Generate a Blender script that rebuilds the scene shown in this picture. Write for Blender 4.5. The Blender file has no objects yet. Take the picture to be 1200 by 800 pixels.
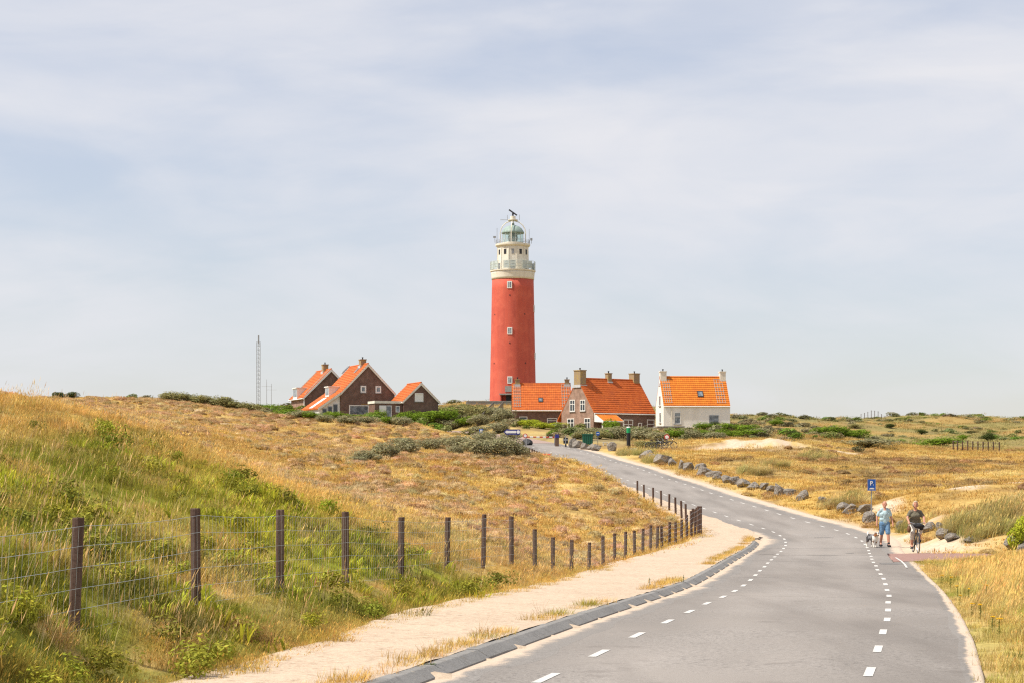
import bpy, bmesh, math, random
import numpy as np
from mathutils import Vector, Matrix

S = bpy.context.scene
C = S.collection
R = math.radians

# ------------------------------------------------------------------ camera, sky, sun, exposure
F, UC, VH, EYE = 2200.0, 600.0, 545.0, 1.75      # focal length and horizon in photo pixels (1200 x 800), eye height in metres
cd = bpy.data.cameras.new('camera'); cam = bpy.data.objects.new('camera', cd); C.objects.link(cam)
cd.sensor_width = 36; cd.sensor_fit = 'HORIZONTAL'; cd.lens = 36 * F / 1200; cd.shift_y = (VH - 400) / 1200
cd.clip_start = .1; cd.clip_end = 9000
cam.location = (0, 0, EYE); cam.rotation_euler = (R(90), 0, 0)
S.camera = cam

SUN_EL, SUN_AZ = R(54), R(-104)                     # azimuth clockwise from +Y: the sun stands to the left of the view
w = bpy.data.worlds.new('World'); S.world = w; w.use_nodes = True
def world_nodes():
    nt = w.node_tree; nt.nodes.clear(); N = nt.nodes.new; K = nt.links.new
    sky = N('ShaderNodeTexSky'); sky.sky_type = 'NISHITA'; sky.sun_disc = False
    sky.sun_elevation = SUN_EL; sky.sun_rotation = SUN_AZ; sky.air_density = 1.2; sky.dust_density = .4; sky.ozone_density = 1.5
    tc = N('ShaderNodeTexCoord')
    # thin high cloud: streaky noise on the view direction, stretched along the horizon
    def layer(scale, loc, rot, ns, dist, lo, hi):
        mp = N('ShaderNodeMapping'); mp.inputs['Scale'].default_value = scale; mp.inputs['Location'].default_value = loc; mp.inputs['Rotation'].default_value = (0, R(rot), 0); K(tc.outputs['Generated'], mp.inputs['Vector'])
        n = N('ShaderNodeTexNoise'); n.inputs['Scale'].default_value = ns; n.inputs['Detail'].default_value = 8; n.inputs['Roughness'].default_value = .52; n.inputs['Distortion'].default_value = dist; K(mp.outputs[0], n.inputs['Vector'])
        r = N('ShaderNodeMapRange'); r.inputs['From Min'].default_value = lo; r.inputs['From Max'].default_value = hi; r.interpolation_type = 'SMOOTHSTEP'; K(n.outputs['Fac'], r.inputs['Value']); return r.outputs[0]
    l1 = layer((2.4, 2.4, 7.5), (3.5, 1.7, 3.35), 5, 1.25, .5, .34, .66); l2 = layer((5, 5, 19), (.3, 4.1, 7.7), -7, 1.5, .9, .32, .70)
    ad = N('ShaderNodeMath'); ad.operation = 'MULTIPLY_ADD'; ad.inputs[1].default_value = .26; K(l2, ad.inputs[0]); ml = N('ShaderNodeMath'); ml.operation = 'MULTIPLY'; ml.inputs[1].default_value = .74; K(l1, ml.inputs[0]); K(ml.outputs[0], ad.inputs[2])
    fr = N('ShaderNodeMapRange'); fr.inputs['To Min'].default_value = .46; fr.inputs['To Max'].default_value = 1.0; K(ad.outputs[0], fr.inputs['Value'])
    tn = N('ShaderNodeMix'); tn.data_type = 'RGBA'; tn.blend_type = 'MULTIPLY'; tn.inputs['Factor'].default_value = 1; tn.inputs['B'].default_value = (.87, .89, 1.03, 1); K(sky.outputs[0], tn.inputs['A'])
    bg = N('ShaderNodeBackground'); bg.inputs['Strength'].default_value = .088; K(tn.outputs['Result'], bg.inputs['Color'])
    b2 = N('ShaderNodeBackground'); b2.inputs['Color'].default_value = (.95, .953, 1, 1); b2.inputs['Strength'].default_value = .64
    mx = N('ShaderNodeMixShader'); out = N('ShaderNodeOutputWorld')
    K(fr.outputs[0], mx.inputs[0]); K(bg.outputs[0], mx.inputs[1]); K(b2.outputs[0], mx.inputs[2]); K(mx.outputs[0], out.inputs[0])
world_nodes()
sl = bpy.data.lights.new('sun', 'SUN'); sl.energy = 4.6; sl.angle = R(1.2); sl.color = (1, .93, .82)
sun = bpy.data.objects.new('sun', sl); C.objects.link(sun)
sdir = Vector((math.sin(SUN_AZ) * math.cos(SUN_EL), math.cos(SUN_AZ) * math.cos(SUN_EL), math.sin(SUN_EL)))
sun.rotation_euler = sdir.to_track_quat('Z', 'Y').to_euler()
vs = S.view_settings; vs.view_transform = 'Standard'; vs.look = 'None'; vs.gamma = 1; vs.exposure = .42
S.cycles.use_denoising = False; S.cycles.filter_width = 1.25; S.cycles.sample_clamp_indirect = 4; S.cycles.max_bounces = 6; S.cycles.transparent_max_bounces = 6

# ------------------------------------------------------------------ helpers
rng = np.random.default_rng(7); rnd = random.Random(11)
def at(u, v, d): return Vector(((u - UC) * d / F, d, EYE + (VH - v) * d / F))

def tag(o, label=None, cat=None, group=None, kind=None):
    if label: o['label'] = label
    if cat: o['category'] = cat
    if group: o['group'] = group
    if kind: o['kind'] = kind
    return o
def empty(name, loc=(0, 0, 0), rz=0, **k):
    o = bpy.data.objects.new(name, None); C.objects.link(o); o.location = loc; o.rotation_euler = (0, 0, rz)
    o.empty_display_size = .2
    return tag(o, **k)
def link(name, me, parent=None, **k):
    o = bpy.data.objects.new(name, me); C.objects.link(o)
    if parent: o.parent = parent
    return tag(o, **k)
def kids(o): return [c for c in bpy.data.objects if c.parent == o]
def copy_tree(o, parent=None):
    c = o.copy(); C.objects.link(c); c.parent = parent
    for ch in list(o.children): copy_tree(ch, c)
    return c

class MB:
    def __init__(s): s.v = []; s.f = []
    def add(s, vs, fs):
        b = len(s.v); s.v += [tuple(p) for p in vs]; s.f += [tuple(b + i for i in f) for f in fs]; return s
    def box(s, x0, x1, y0, y1, z0, z1, M=None):
        vs = [Vector((x, y, z)) for z in (z0, z1) for y in (y0, y1) for x in (x0, x1)]
        if M is not None: vs = [M @ p for p in vs]
        return s.add(vs, [(0, 2, 3, 1), (4, 5, 7, 6), (0, 1, 5, 4), (2, 6, 7, 3), (0, 4, 6, 2), (1, 3, 7, 5)])
    def tube(s, pts, rad, n=8, cap=True):
        pts = [Vector(p) for p in pts]; rad = rad if isinstance(rad, (list, tuple)) else [rad] * len(pts)
        rings = []; prev = None
        for i, p in enumerate(pts):
            t = (pts[min(i + 1, len(pts) - 1)] - pts[max(i - 1, 0)]).normalized()
            if prev is None:
                a = t.orthogonal().normalized() if abs(t.z) > .9 else t.cross(Vector((0, 0, 1))).normalized()
            else: a = (prev - t * prev.dot(t)).normalized()
            prev = a; b = t.cross(a)
            rings.append([p + (a * math.cos(k * 2 * math.pi / n) + b * math.sin(k * 2 * math.pi / n)) * rad[i] for k in range(n)])
        vs = [q for r in rings for q in r]; fs = []
        for i in range(len(pts) - 1):
            for k in range(n): fs.append((i * n + k, i * n + (k + 1) % n, (i + 1) * n + (k + 1) % n, (i + 1) * n + k))
        if cap: fs += [tuple(range(n - 1, -1, -1)), tuple((len(pts) - 1) * n + k for k in range(n))]
        return s.add(vs, fs)
    def lathe(s, prof, n=32, cx=0, cy=0, a0=0):
        vs = []; fs = []
        for r, z in prof: vs += [(cx + r * math.cos(a0 + k * 2 * math.pi / n), cy + r * math.sin(a0 + k * 2 * math.pi / n), z) for k in range(n)]
        for i in range(len(prof) - 1):
            for k in range(n): fs.append((i * n + k, i * n + (k + 1) % n, (i + 1) * n + (k + 1) % n, (i + 1) * n + k))
        fs += [tuple(range(n - 1, -1, -1)), tuple((len(prof) - 1) * n + k for k in range(n))]
        return s.add(vs, fs)
    def mesh(s, name, mat=None, smooth=False, recalc=True):
        me = bpy.data.meshes.new(name); me.from_pydata(s.v, [], s.f)
        if recalc:
            bm = bmesh.new(); bm.from_mesh(me); bmesh.ops.recalc_face_normals(bm, faces=bm.faces); bm.to_mesh(me); bm.free()
        if smooth: me.polygons.foreach_set('use_smooth', [True] * len(me.polygons))
        if mat: me.materials.append(mat)
        return me
    def build(s, name, mat=None, parent=None, smooth=False, **k): return link(name, s.mesh(name, mat, smooth), parent, **k)

def sstep(a, b, x):
    t = np.clip((x - a) / (b - a), 0, 1); return t * t * (3 - 2 * t)
def vnoise(x, y, seed=0):
    x = np.asarray(x, float); y = np.asarray(y, float)
    xi = np.floor(x).astype(np.int64); yi = np.floor(y).astype(np.int64); fx = x - xi; fy = y - yi
    def h(a, b):
        n = (a * 374761393 + b * 668265263 + seed * 974711) & 0xffffffff
        n = ((n ^ (n >> 13)) * 1274126177) & 0xffffffff
        return ((n ^ (n >> 16)) & 0xffff) / 65535.0
    fx = fx * fx * (3 - 2 * fx); fy = fy * fy * (3 - 2 * fy)
    return (h(xi, yi) * (1 - fx) + h(xi + 1, yi) * fx) * (1 - fy) + (h(xi, yi + 1) * (1 - fx) + h(xi + 1, yi + 1) * fx) * fy
def fbm(x, y, seed=0, o=4):
    s = 0; a = .5
    for i in range(o): s = s + a * vnoise(x * 2 ** i + 17 * i, y * 2 ** i - 9 * i, seed + i); a *= .5
    return s / (1 - .5 ** o)

# ------------------------------------------------------------------ materials
def mat(name, col, rough=.8, noise=None, bump=None, metallic=0, spec=.3, coat=0):
    """noise = list of (scale, amount, colour) mixed over the base; bump = list of (scale, strength, distance)"""
    m = bpy.data.materials.new(name); m.use_nodes = True; nt = m.node_tree; N = nt.nodes.new; K = nt.links.new
    b = nt.nodes['Principled BSDF']; b.inputs['Roughness'].default_value = rough; b.inputs['Metallic'].default_value = metallic
    b.inputs['Specular IOR Level'].default_value = spec; b.inputs['Coat Weight'].default_value = coat
    b.inputs['Base Color'].default_value = (*col, 1)
    tc = N('ShaderNodeTexCoord'); cur = None
    for sc, lo, hi, c2 in (noise or []):
        n = N('ShaderNodeTexNoise'); n.inputs['Detail'].default_value = 5; n.inputs['Roughness'].default_value = .6
        if isinstance(sc, tuple):
            mp = N('ShaderNodeMapping'); mp.inputs['Scale'].default_value = sc; K(tc.outputs['Object'], mp.inputs[0]); K(mp.outputs[0], n.inputs['Vector']); n.inputs['Scale'].default_value = 1
        else: n.inputs['Scale'].default_value = sc; K(tc.outputs['Object'], n.inputs['Vector'])
        r = N('ShaderNodeMapRange'); r.inputs['From Min'].default_value = lo; r.inputs['From Max'].default_value = hi; K(n.outputs['Fac'], r.inputs['Value'])
        mx = N('ShaderNodeMix'); mx.data_type = 'RGBA'; mx.inputs['B'].default_value = (*c2, 1)
        if cur is None: mx.inputs['A'].default_value = (*col, 1)
        else: K(cur, mx.inputs['A'])
        K(r.outputs[0], mx.inputs['Factor']); cur = mx.outputs['Result']
    if cur: K(cur, b.inputs['Base Color'])
    prev = None
    for sc, st, di in (bump or []):
        n = N('ShaderNodeTexNoise'); n.inputs['Detail'].default_value = 4; n.inputs['Scale'].default_value = sc; K(tc.outputs['Object'], n.inputs['Vector'])
        bp = N('ShaderNodeBump'); bp.inputs['Strength'].default_value = st; bp.inputs['Distance'].default_value = di; K(n.outputs['Fac'], bp.inputs['Height'])
        if prev: K(prev, bp.inputs['Normal'])
        prev = bp.outputs[0]
    if prev: K(prev, b.inputs['Normal'])
    m['bsdf'] = b.name
    return m
def foliage(name, trans=.35, tint_scale=1.0, src='INSTANCER', base=(1, 1, 1)):
    """leaf and blade material: colour carried by each plant (tint) and each blade (shade)"""
    m = bpy.data.materials.new(name); m.use_nodes = True; nt = m.node_tree; nt.nodes.clear(); N = nt.nodes.new; K = nt.links.new
    sh = N('ShaderNodeAttribute'); sh.attribute_type = 'GEOMETRY'; sh.attribute_name = 'shade'
    if src:
        a = N('ShaderNodeAttribute'); a.attribute_type = src; a.attribute_name = 'tint'; col = a.outputs['Color']
    else:
        rg = N('ShaderNodeRGB'); rg.outputs[0].default_value = (*base, 1); col = rg.outputs[0]
    mu = N('ShaderNodeMix'); mu.data_type = 'RGBA'; mu.blend_type = 'MULTIPLY'; mu.inputs['Factor'].default_value = 1
    K(col, mu.inputs['A']); K(sh.outputs['Color'], mu.inputs['B'])
    d = N('ShaderNodeBsdfDiffuse'); t = N('ShaderNodeBsdfTranslucent'); x = N('ShaderNodeMixShader'); o = N('ShaderNodeOutputMaterial')
    x.inputs[0].default_value = trans
    K(mu.outputs['Result'], d.inputs[0]); K(mu.outputs['Result'], t.inputs[0]); K(d.outputs[0], x.inputs[1]); K(t.outputs[0], x.inputs[2]); K(x.outputs[0], o.inputs[0])
    return m
# ------------------------------------------------------------------ road line (metres, from the dashes of the photo: 1 m paint, 2 m gap)
RD = [(-9.5,-25,.25),(-6.9,-15,.1),(-4.3,-5,-.08),(-1.8,4.4,-.25),(.3,12.6,-.36),(1.56,17.46,-0.42), (2.70,22.32,-0.48), (3.77,27.21,-0.57), (4.79,32.10,-0.70), (5.79,37.00,-0.84), (6.74,41.91,-0.97), (7.63,46.83,-1.06), (8.48,51.76,-1.15), (9.33,56.69,-1.23), (10.19,61.61,-1.31), (11.06,66.53,-1.39), (11.94,71.46,-1.44), (12.75,76.39,-1.45), (13.39,81.35,-1.42), (13.69,86.34,-1.34), (13.54,91.33,-1.22), (13.09,96.31,-1.03), (12.61,101.29,-0.81), (12.16,106.27,-0.58), (11.67,111.25,-0.35), (11.16,116.22,-0.10), (10.70,121.20,0.16), (10.24,126.18,0.42), (9.75,131.15,0.67), (9.28,136.13,0.91), (8.90,141.12,1.16), (8.53,146.10,1.42), (8.10,151.08,1.65), (7.65,156.06,1.85), (7.18,161.04,2.08), (6.65,166.01,2.35), (6.02,170.97,2.65), (5.31,175.92,2.96), (4.51,180.86,3.26), (3.62,185.78,3.56), (2.64,190.68,3.86), (1.58,195.57,4.16), (0.43,200.43,4.46), (-0.81,205.28,4.76), (-2.13,210.10,5.05), (-5,219,5.5), (-9,228,6.0)]
def catmull(P, step):
    P = np.array(P, float); P = np.vstack([2 * P[0] - P[1], P, 2 * P[-1] - P[-2]]); out = []
    for i in range(1, len(P) - 2):
        n = max(2, int(np.linalg.norm(P[i + 1] - P[i]) / (step * .25)))
        t = np.arange(n)[:, None] / n
        out.append(.5 * (2 * P[i] + (P[i + 1] - P[i - 1]) * t + (2 * P[i - 1] - 5 * P[i] + 4 * P[i + 1] - P[i + 2]) * t ** 2 + (3 * P[i] - P[i - 1] - 3 * P[i + 1] + P[i + 2]) * t ** 3))
    Q = np.vstack(out + [P[-2:-1]]); s = np.concatenate([[0], np.cumsum(np.hypot(*np.diff(Q[:, :2], axis=0).T))])
    ss = np.arange(0, s[-1], step); return np.stack([np.interp(ss, s, Q[:, k]) for k in range(Q.shape[1])], 1)
RSTEP = .5
RL = catmull(RD, RSTEP)
RS = np.arange(len(RL)) * RSTEP
RS = RS - np.interp(17.46, RL[:, 1], RS)                       # s = 0 where the picture's lower edge cuts the road
tg = np.gradient(RL[:, :2], axis=0); tg /= np.linalg.norm(tg, axis=1)[:, None]
RN = np.stack([tg[:, 1], -tg[:, 0]], 1)                        # to the right of the road
def road_pt(s, off, dz=0):
    x, y, z, nx, ny = [np.interp(s, RS, q) for q in (RL[:, 0], RL[:, 1], RL[:, 2], RN[:, 0], RN[:, 1])]
    return x + nx * off, y + ny * off, z + dz
def road_off(x, y):
    """signed offset from the road line, arc length, road height"""
    x = np.ravel(x); y = np.ravel(y); off = np.empty(len(x)); s = np.empty(len(x)); z = np.empty(len(x))
    A = RL[::4]; sA = RS[::4]; nA = RN[::4]
    for i in range(0, len(x), 20000):
        q = slice(i, i + 20000)
        D = (x[q, None] - A[:, 0]) ** 2 + (y[q, None] - A[:, 1]) ** 2; k = D.argmin(1)
        dx = x[q] - A[k, 0]; dy = y[q] - A[k, 1]
        al = dx * -nA[k, 1] + dy * nA[k, 0]; of = dx * nA[k, 0] + dy * nA[k, 1]
        s[q] = sA[k] + al; z[q] = np.interp(s[q], RS, RL[:, 2])
        cx = np.interp(s[q], RS, RL[:, 0]); cy = np.interp(s[q], RS, RL[:, 1])
        r = np.hypot(x[q] - cx, y[q] - cy); off[q] = np.sign(of) * np.maximum(r, 0)
    return off, s, z
KERB_END = 66.
PB_S = [-40, 0, 10, 22, 45, 62, 72, 85, 110, 200]; PB_O = [-4.2, -4.4, -5.2, -5.5, -5.6, -5.3, -4.7, -4.3, -3.6, -3.4]
def path_b(s): return np.interp(s, PB_S, PB_O)                 # left edge of the sand path
def path_lift(s): return .11 * (1 - sstep(KERB_END - 3, KERB_END + 6, s))
CP = catmull([(9.5, 64.6, -1.36), (12.5, 64.2, -1.36), (16.5, 63.2, -1.33), (22, 60.5, -1.25), (30, 54, -1.1), (38, 46, -.9)], .5)   # red cycle path
def cpath_dist(x, y):
    d = np.full(len(x), 1e9); z = np.zeros(len(x))
    for p in CP[::2]:
        r = np.hypot(x - p[0], y - p[1]); m = r < d; d[m] = r[m]; z[m] = p[2]
    return d, z

# ------------------------------------------------------------------ terrain from points read off the photograph
POSTS = [(88,606,18.2),(230,595,22),(328,596.5,25.8),(405,599,30),(469.5,605.5,34),(523,605.5,38),(566,602,41.5),(599.5,604.5,45),(627,619.5,48.5),(648,629,51.5),(669.5,632,54.5),(690,635,57.5),(706.8,628,60.5),(720.7,624.3,63),(732.6,622.3,65),(744,621,67),(753,618.7,69),(762,615,71),(769.7,616,72.5),(776,615.8,74),(784,611,75.5),(791.8,611,77),(798.6,608,78.5),(805,602.5,79.6),(810.5,598,80.6),(814.5,596,81.6),(818.4,592.6,82.6),(821,592.6,84)]
POSTS2 = [(817,594,88),(811,595.5,91),(804,590,94.5),(799,587.5,97),(792,583.5,100),(784,582,103),(775,580,106),(765.5,578.7,109),(755,577,112),(747,574,116)]
PH = 1.17
ctl = [(-150,449,48),(0,469,45),(100,486,44),(200,526,42),(300,570,40),(400,608,38),(450,626,37),
 (0,560,27),(0,640,19.5),(0,600,24),(0,700,17),(100,600,28),(200,600,30),(300,602,34),(200,560,35),(100,530,36),(0,510,36),(350,622,33.5),(-200,600,24),(-200,500,36),(-400,520,30),(-400,440,48),
 (300,556,90),(300,530,120),(300,510,150),(300,495,185),(300,487,215),(200,515,95),(200,500,130),(200,486,170),(200,473,205),(100,480,100),(100,477,140),(100,472,190),(140,469,205),(0,470,200),(-200,470,200),
 (400,585,75),(400,560,95),(400,540,120),(400,522,150),(400,506,180),(400,493,215),(500,626,55),(500,600,72),(500,570,92),(500,548,118),(500,530,142),(500,512,168),(500,499,205),(500,493,230),
 (600,640,58),(600,606,78),(600,576,98),(600,550,125),(600,535,148),(560,523,165),(600,525,170),(680,622,75),(700,600,84),(700,580,97),(700,556,115),(735,578,100),(775,604,86),(655,546,135),(630,539,155),
 (560,511,190),(560,497,225),(600,508,200),(600,473,345),(560,475,335),(640,473,345),(600,472,375),(570,490,270),(500,487,262),(540,482,290),
 (635,498,255),(700,506,232),(760,508,235),(820,503,230),(850,503,232),(740,525,186),(690,523,188),(780,529,178),(800,516,205),(720,510,215),
 (1000,601,95),(1000,570,130),(1000,541,190),(1000,521,250),(1000,497,400),(1150,597,82),(1150,572,110),(1150,543,185),(1150,503,350),(1200,543,180),
 (900,515,190),(850,518,188),(930,519,185),(900,541,158),(870,556,140),(820,540,158),(940,575,118),(960,600,90),(1010,606,82),(1055,606,78),(1105,622,72),(1150,605,76),(1200,592,74),(1060,578,96),(1110,572,100),(1180,567,110),
 (900,492,330),(860,492,300),(870,490,420),(930,493,430),(1000,491,450),(1060,491,455),(1100,491,480),(1190,493,470),(1300,492,470),(800,488,420),(1400,540,180),(1400,600,75),(1300,590,75),
 (1200,790,18.5),(1200,731,25),(1200,692,36),(1200,652,55),(1500,730,24),(1500,650,50),(1350,640,55),
 (330,489,232),(400,488,236),(450,489,236),(500,488,242),(250,474,225),(330,480,255),(430,474,275),(480,476,280)]
P = [tuple(at(*c)) for c in ctl]
for u, v, d in POSTS: q = at(u, v, d); P.append((q.x, q.y, q.z - PH))
for u, v, d in POSTS2: q = at(u, v, d); P.append((q.x, q.y, q.z - PH - .1))
for s in np.arange(-30, 195, 7.):
    for o in ((-4.2, 4.6) if s > 80 else (4.6,)):
        x, y, z = road_pt(s, o); P.append((x, y, z + .1))
P += [(0, -40, .2), (-60, -40, 2), (60, -40, .2), (-60, 10, 4), (60, 20, .5), (120, 60, 1), (-120, 60, 6), (-130, 160, 8), (150, 150, 3), (160, 300, 8), (-150, 260, 6), (-60, 300, 5), (-150, 420, 3), (0, 430, 5), (-50, 380, 6), (60, 380, 9),
      (60, 550, 6), (150, 560, 7), (250, 540, 7), (300, 400, 9), (300, 200, 4), (-300, 300, 3), (-300, 60, 4), (-200, 560, 2), (0, 600, 1)]
P = np.array(P); PS = 50.
def tps_fit(P, lam=2e-4):
    X = P[:, :2] / PS; n = len(X); r2 = ((X[:, None] - X) ** 2).sum(2)
    A = .5 * r2 * np.log(r2 + 1e-12) + np.eye(n) * lam
    Q = np.hstack([np.ones((n, 1)), X]); M = np.block([[A, Q], [Q.T, np.zeros((3, 3))]])
    return X, np.linalg.solve(M, np.concatenate([P[:, 2], np.zeros(3)]))
TX, TW = tps_fit(P)
def tps(x, y):
    out = np.empty(len(x))
    for i in range(0, len(x), 20000):
        q = slice(i, i + 20000); a = x[q] / PS; b = y[q] / PS
        r2 = (a[:, None] - TX[:, 0]) ** 2 + (b[:, None] - TX[:, 1]) ** 2
        out[q] = (.5 * r2 * np.log(r2 + 1e-12)) @ TW[:-3] + TW[-3] + TW[-2] * a + TW[-1] * b
    return out
def zone(x, y, lst):
    w = np.zeros(len(x))
    for u, v, d, r in lst:
        q = at(u, v, d); w = np.maximum(w, np.exp(-((x - q.x) ** 2 + ((y - q.y) * .75) ** 2) / (r * r)))
    return w
Z_SAND = [(870,523,184,4.2),(910,521,184,4.2),(840,527,182,2.2),(935,520,186,2),(1130,580,98,1.4),(1160,577,104,1.6),(1190,578,104,1.8),(1050,592,86,.9),(1077,597,80,.8),(1040,578,95,1),(1058,602,80,.8),(1000,545,180,3),(1150,548,172,3),(265,505,165,2),(235,478,195,2.5),(250,505,150,1),(460,507,178,1),(560,548,128,.8),(880,557,140,1.2)]
def height(x, y, full=False):
    x = np.asarray(x, float).ravel(); y = np.asarray(y, float).ravel()
    far = sstep(520, 700, np.hypot(x, y)) ; far = np.maximum(far, sstep(260, 420, np.abs(x)))
    z = tps(np.clip(x, -420, 420), np.clip(y, -60, 720))
    dist = np.hypot(x, y)
    z = z + (fbm(x / 2.2, y / 2.2, 3, 3) - .5) * .22 * sstep(8, 60, dist) + (fbm(x / 14, y / 14, 9, 4) - .5) * (.5 * sstep(40, 120, dist) + 3.2 * sstep(230, 380, dist))
    z = z + (fbm(x / 1.6, y / 2.5, 15, 3) - .5) * 1.1 * np.clip(zone(x, y, Z_SAND[:4]), 0, .7)
    z = z * (1 - far) + (-3 + fbm(x / 60, y / 60, 5, 3) * 3) * far
    off, s, zr = road_off(x, y)
    k = (s < 178)
    # left: kerb and raised path up to the path edge, then the natural ground
    zl = np.where(off > -2.70, zr - .07, zr + path_lift(s) - .04)
    wl = sstep(0, 1.6, path_b(s) - off); zL = zl * (1 - wl) + z * wl
    wr = sstep(3.0, 5.2, off); zR = np.where(off < 2.7, zr - .07, zr - .03) * (1 - wr) + z * wr
    z = np.where(off < 0, zL, zR)
    dc, zc = cpath_dist(x, y); wc = sstep(3.2, 5.2, dc); ins = off > 2.7
    z = np.where(ins, (zc - .05) * (1 - wc) + z * wc, z)
    return (z, off, s, dc) if full else z
def h1(x, y): return float(height(np.array([x]), np.array([y]))[0])

def axis(lo, a, b, hi, st, g):
    c = list(np.arange(a, b, st)); d = st; p = b; up = []
    while p < hi: up.append(p); d *= g; p += d
    up.append(hi); d = st; p = a - st; dn = []
    while p > lo: dn.append(p); d *= g; p -= d
    dn.append(lo); return np.array(dn[::-1] + c + up)
GX = axis(-3000, -20, 34, 3000, .4, 1.05); GY = axis(-300, 12, 112, 5000, .4, 1.022)
gx, gy = np.meshgrid(GX, GY); gz, goff, gs, gdc = height(gx, gy, True)
nx_, ny_ = len(GX), len(GY)
def grid_mesh(name, X, Y, Z, nx, ny):
    me = bpy.data.meshes.new(name); n = nx * ny; me.vertices.add(n); me.vertices.foreach_set('co', np.stack([X.ravel(), Y.ravel(), Z.ravel()], 1).ravel())
    i = np.arange((nx - 1) * (ny - 1)); a = (i // (nx - 1)) * nx + i % (nx - 1); q = np.stack([a, a + 1, a + nx + 1, a + nx], 1).ravel().astype(np.int32)
    me.loops.add(len(q)); me.loops.foreach_set('vertex_index', q); me.polygons.add(len(i)); me.polygons.foreach_set('loop_start', (np.arange(len(i)) * 4).astype(np.int32))
    me.polygons.foreach_set('use_smooth', [True] * len(i)); me.update(calc_edges=True); me.validate(); return me
def set_col(me, name, col):
    a = me.color_attributes.new(name, 'FLOAT_COLOR', 'POINT'); c = np.ones((len(col), 4), np.float32); c[:, :3] = col; a.data.foreach_set('color', c.ravel())

# ---- what grows where (plan positions; colours are those of the plants and the soil themselves)
GOLD = np.array([.58, .385, .115]); STRAW = np.array([.65, .475, .185]); OCHRE = np.array([.53, .345, .11]); HEATH = np.array([.48, .30, .16]); DARK = np.array([.17, .115, .06])
GREEN = np.array([.25, .255, .038]); LIME = np.array([.38, .39, .04]); OLIVE = np.array([.31, .27, .07]); SAND = np.array([.53, .42, .31]); RUST = np.array([.42, .29, .125]); GREY = np.array([.27, .255, .15])
Z_GREEN = [(60,735,17,1.6),(20,680,18.5,1.6),(150,690,19.5,1.5),(270,700,22.5,1.2),(0,620,23,2),(20,560,30,3),(130,570,32,3),(60,620,24,2),(170,530,39,2.2),(280,600,34,3),(330,610,34,2.5),(400,630,33,2.2),(480,640,36,2.2),(240,570,36,3),(450,690,31,1.5),(390,690,27,1.6),(200,720,20.5,1.3),(330,660,26.5,1.6),(520,670,36,1.7),(330,570,39,1.6),(120,540,36,2),(100,650,22,1.4)]
Z_LIME = [(300,590,35.5,1.8),(245,575,36.5,1.3),(330,625,32,1.6),(420,650,32,1.4),(190,700,21.5,.7),(300,650,28,1.3),(15,580,27,1.4),(400,620,34.5,1.4),(480,660,35,1.2)]
Z_DARKG = [(130,560,34,.9),(185,715,20.6,.7),(265,650,26,.7),(440,640,34,.8),(500,690,34,.8),(150,520,40,.9),(410,690,27,.6)]
Z_BURNT = [(470,548,125,5),(420,575,88,4),(390,592,74,2.5),(1010,560,145,6),(1090,550,160,8),(950,548,165,5),(1180,548,170,8),(850,545,158,3.5)]
Z_SCRUB = [(660,511,204,6),(620,509,206,5),(700,516,200,6),(640,516,197,3.5),(725,520,196,4),(600,516,190,3),(470,495,222,9),(510,492,240,9),(430,495,222,7),(380,492,226,6),(350,484,236,7),(560,490,262,9),(580,484,290,9),(520,485,270,8),(570,503,212,6),(595,506,208,5),(690,512,212,7),(720,512,212,7),(750,513,208,6),(780,515,208,6),(810,508,220,7),(850,506,222,8),(890,502,240,8),(930,505,250,9),(970,500,270,9),(290,475,240,8),(240,469,238,8),(210,468,238,8),(320,478,240,7),(640,503,230,5),(860,494,290,12),(920,492,330,12)]
def tint_at(x, y, off, s):
    n1 = fbm(x / 1.7, y / 2.2, 21, 3); n2 = fbm(x / 6, y / 7, 22, 3); n3 = fbm(x * 1.4, y * 1.4, 23, 2); d = np.hypot(x, y)
    def mix(a, b, t): return a * (1 - t[:, None]) + b * t[:, None]
    c = mix(np.tile(GOLD, (len(x), 1)), STRAW, sstep(.4, .65, n1)); c = mix(c, OCHRE, sstep(.52, .72, n2))
    near = (off < 0) & (y < 58)
    g = np.clip(zone(x, y, Z_GREEN) * 1.25, 0, 1) * sstep(.30, .52, n1) * sstep(.2, .45, n3) * near
    c = mix(c, RUST, sstep(.5, .66, fbm(x / 1.1, y / 1.3, 31, 3)) * .75 * near)
    c = mix(c, OLIVE, sstep(.44, .6, fbm(x / 1.3, y / 1.6, 32, 3)) * .7 * near)
    c = mix(c, GREEN, np.clip(g * 1.1, 0, 1)); c = mix(c, LIME, np.clip(zone(x, y, Z_LIME) * 1.3, 0, 1) * sstep(.36, .55, n3) * near); c = mix(c, np.array([.14, .14, .03]), zone(x, y, Z_DARKG) * .5 * near)
    right = (off > 0) & (y < 66)
    c = mix(c, mix(np.tile(STRAW * .95, (len(x), 1)), np.array([.34, .31, .08]), sstep(.46, .66, n1) * .6), right * .85)
    far = sstep(60, 80, d); c = mix(c, OCHRE * .95, sstep(.45, .62, n2) * .6 * far); c = mix(c, np.array([.33, .21, .095]), sstep(.47, .62, fbm(x / 9, y / 5, 43, 4)) * .75 * sstep(70, 95, d) * (off > 5))
    c = mix(c, DARK, zone(x, y, Z_BURNT) * sstep(.42, .55, n1) * .75)
    c = mix(c, GREY, zone(x, y, Z_SCRUB) * .6)
    farr = sstep(210, 270, d); c = mix(c, mix(np.tile(np.array([.42, .28, .10]), (len(x), 1)), np.array([.27, .24, .09]), sstep(.4, .6, fbm(x / 12, y / 12, 41, 3))), farr * .85)
    return c
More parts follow.
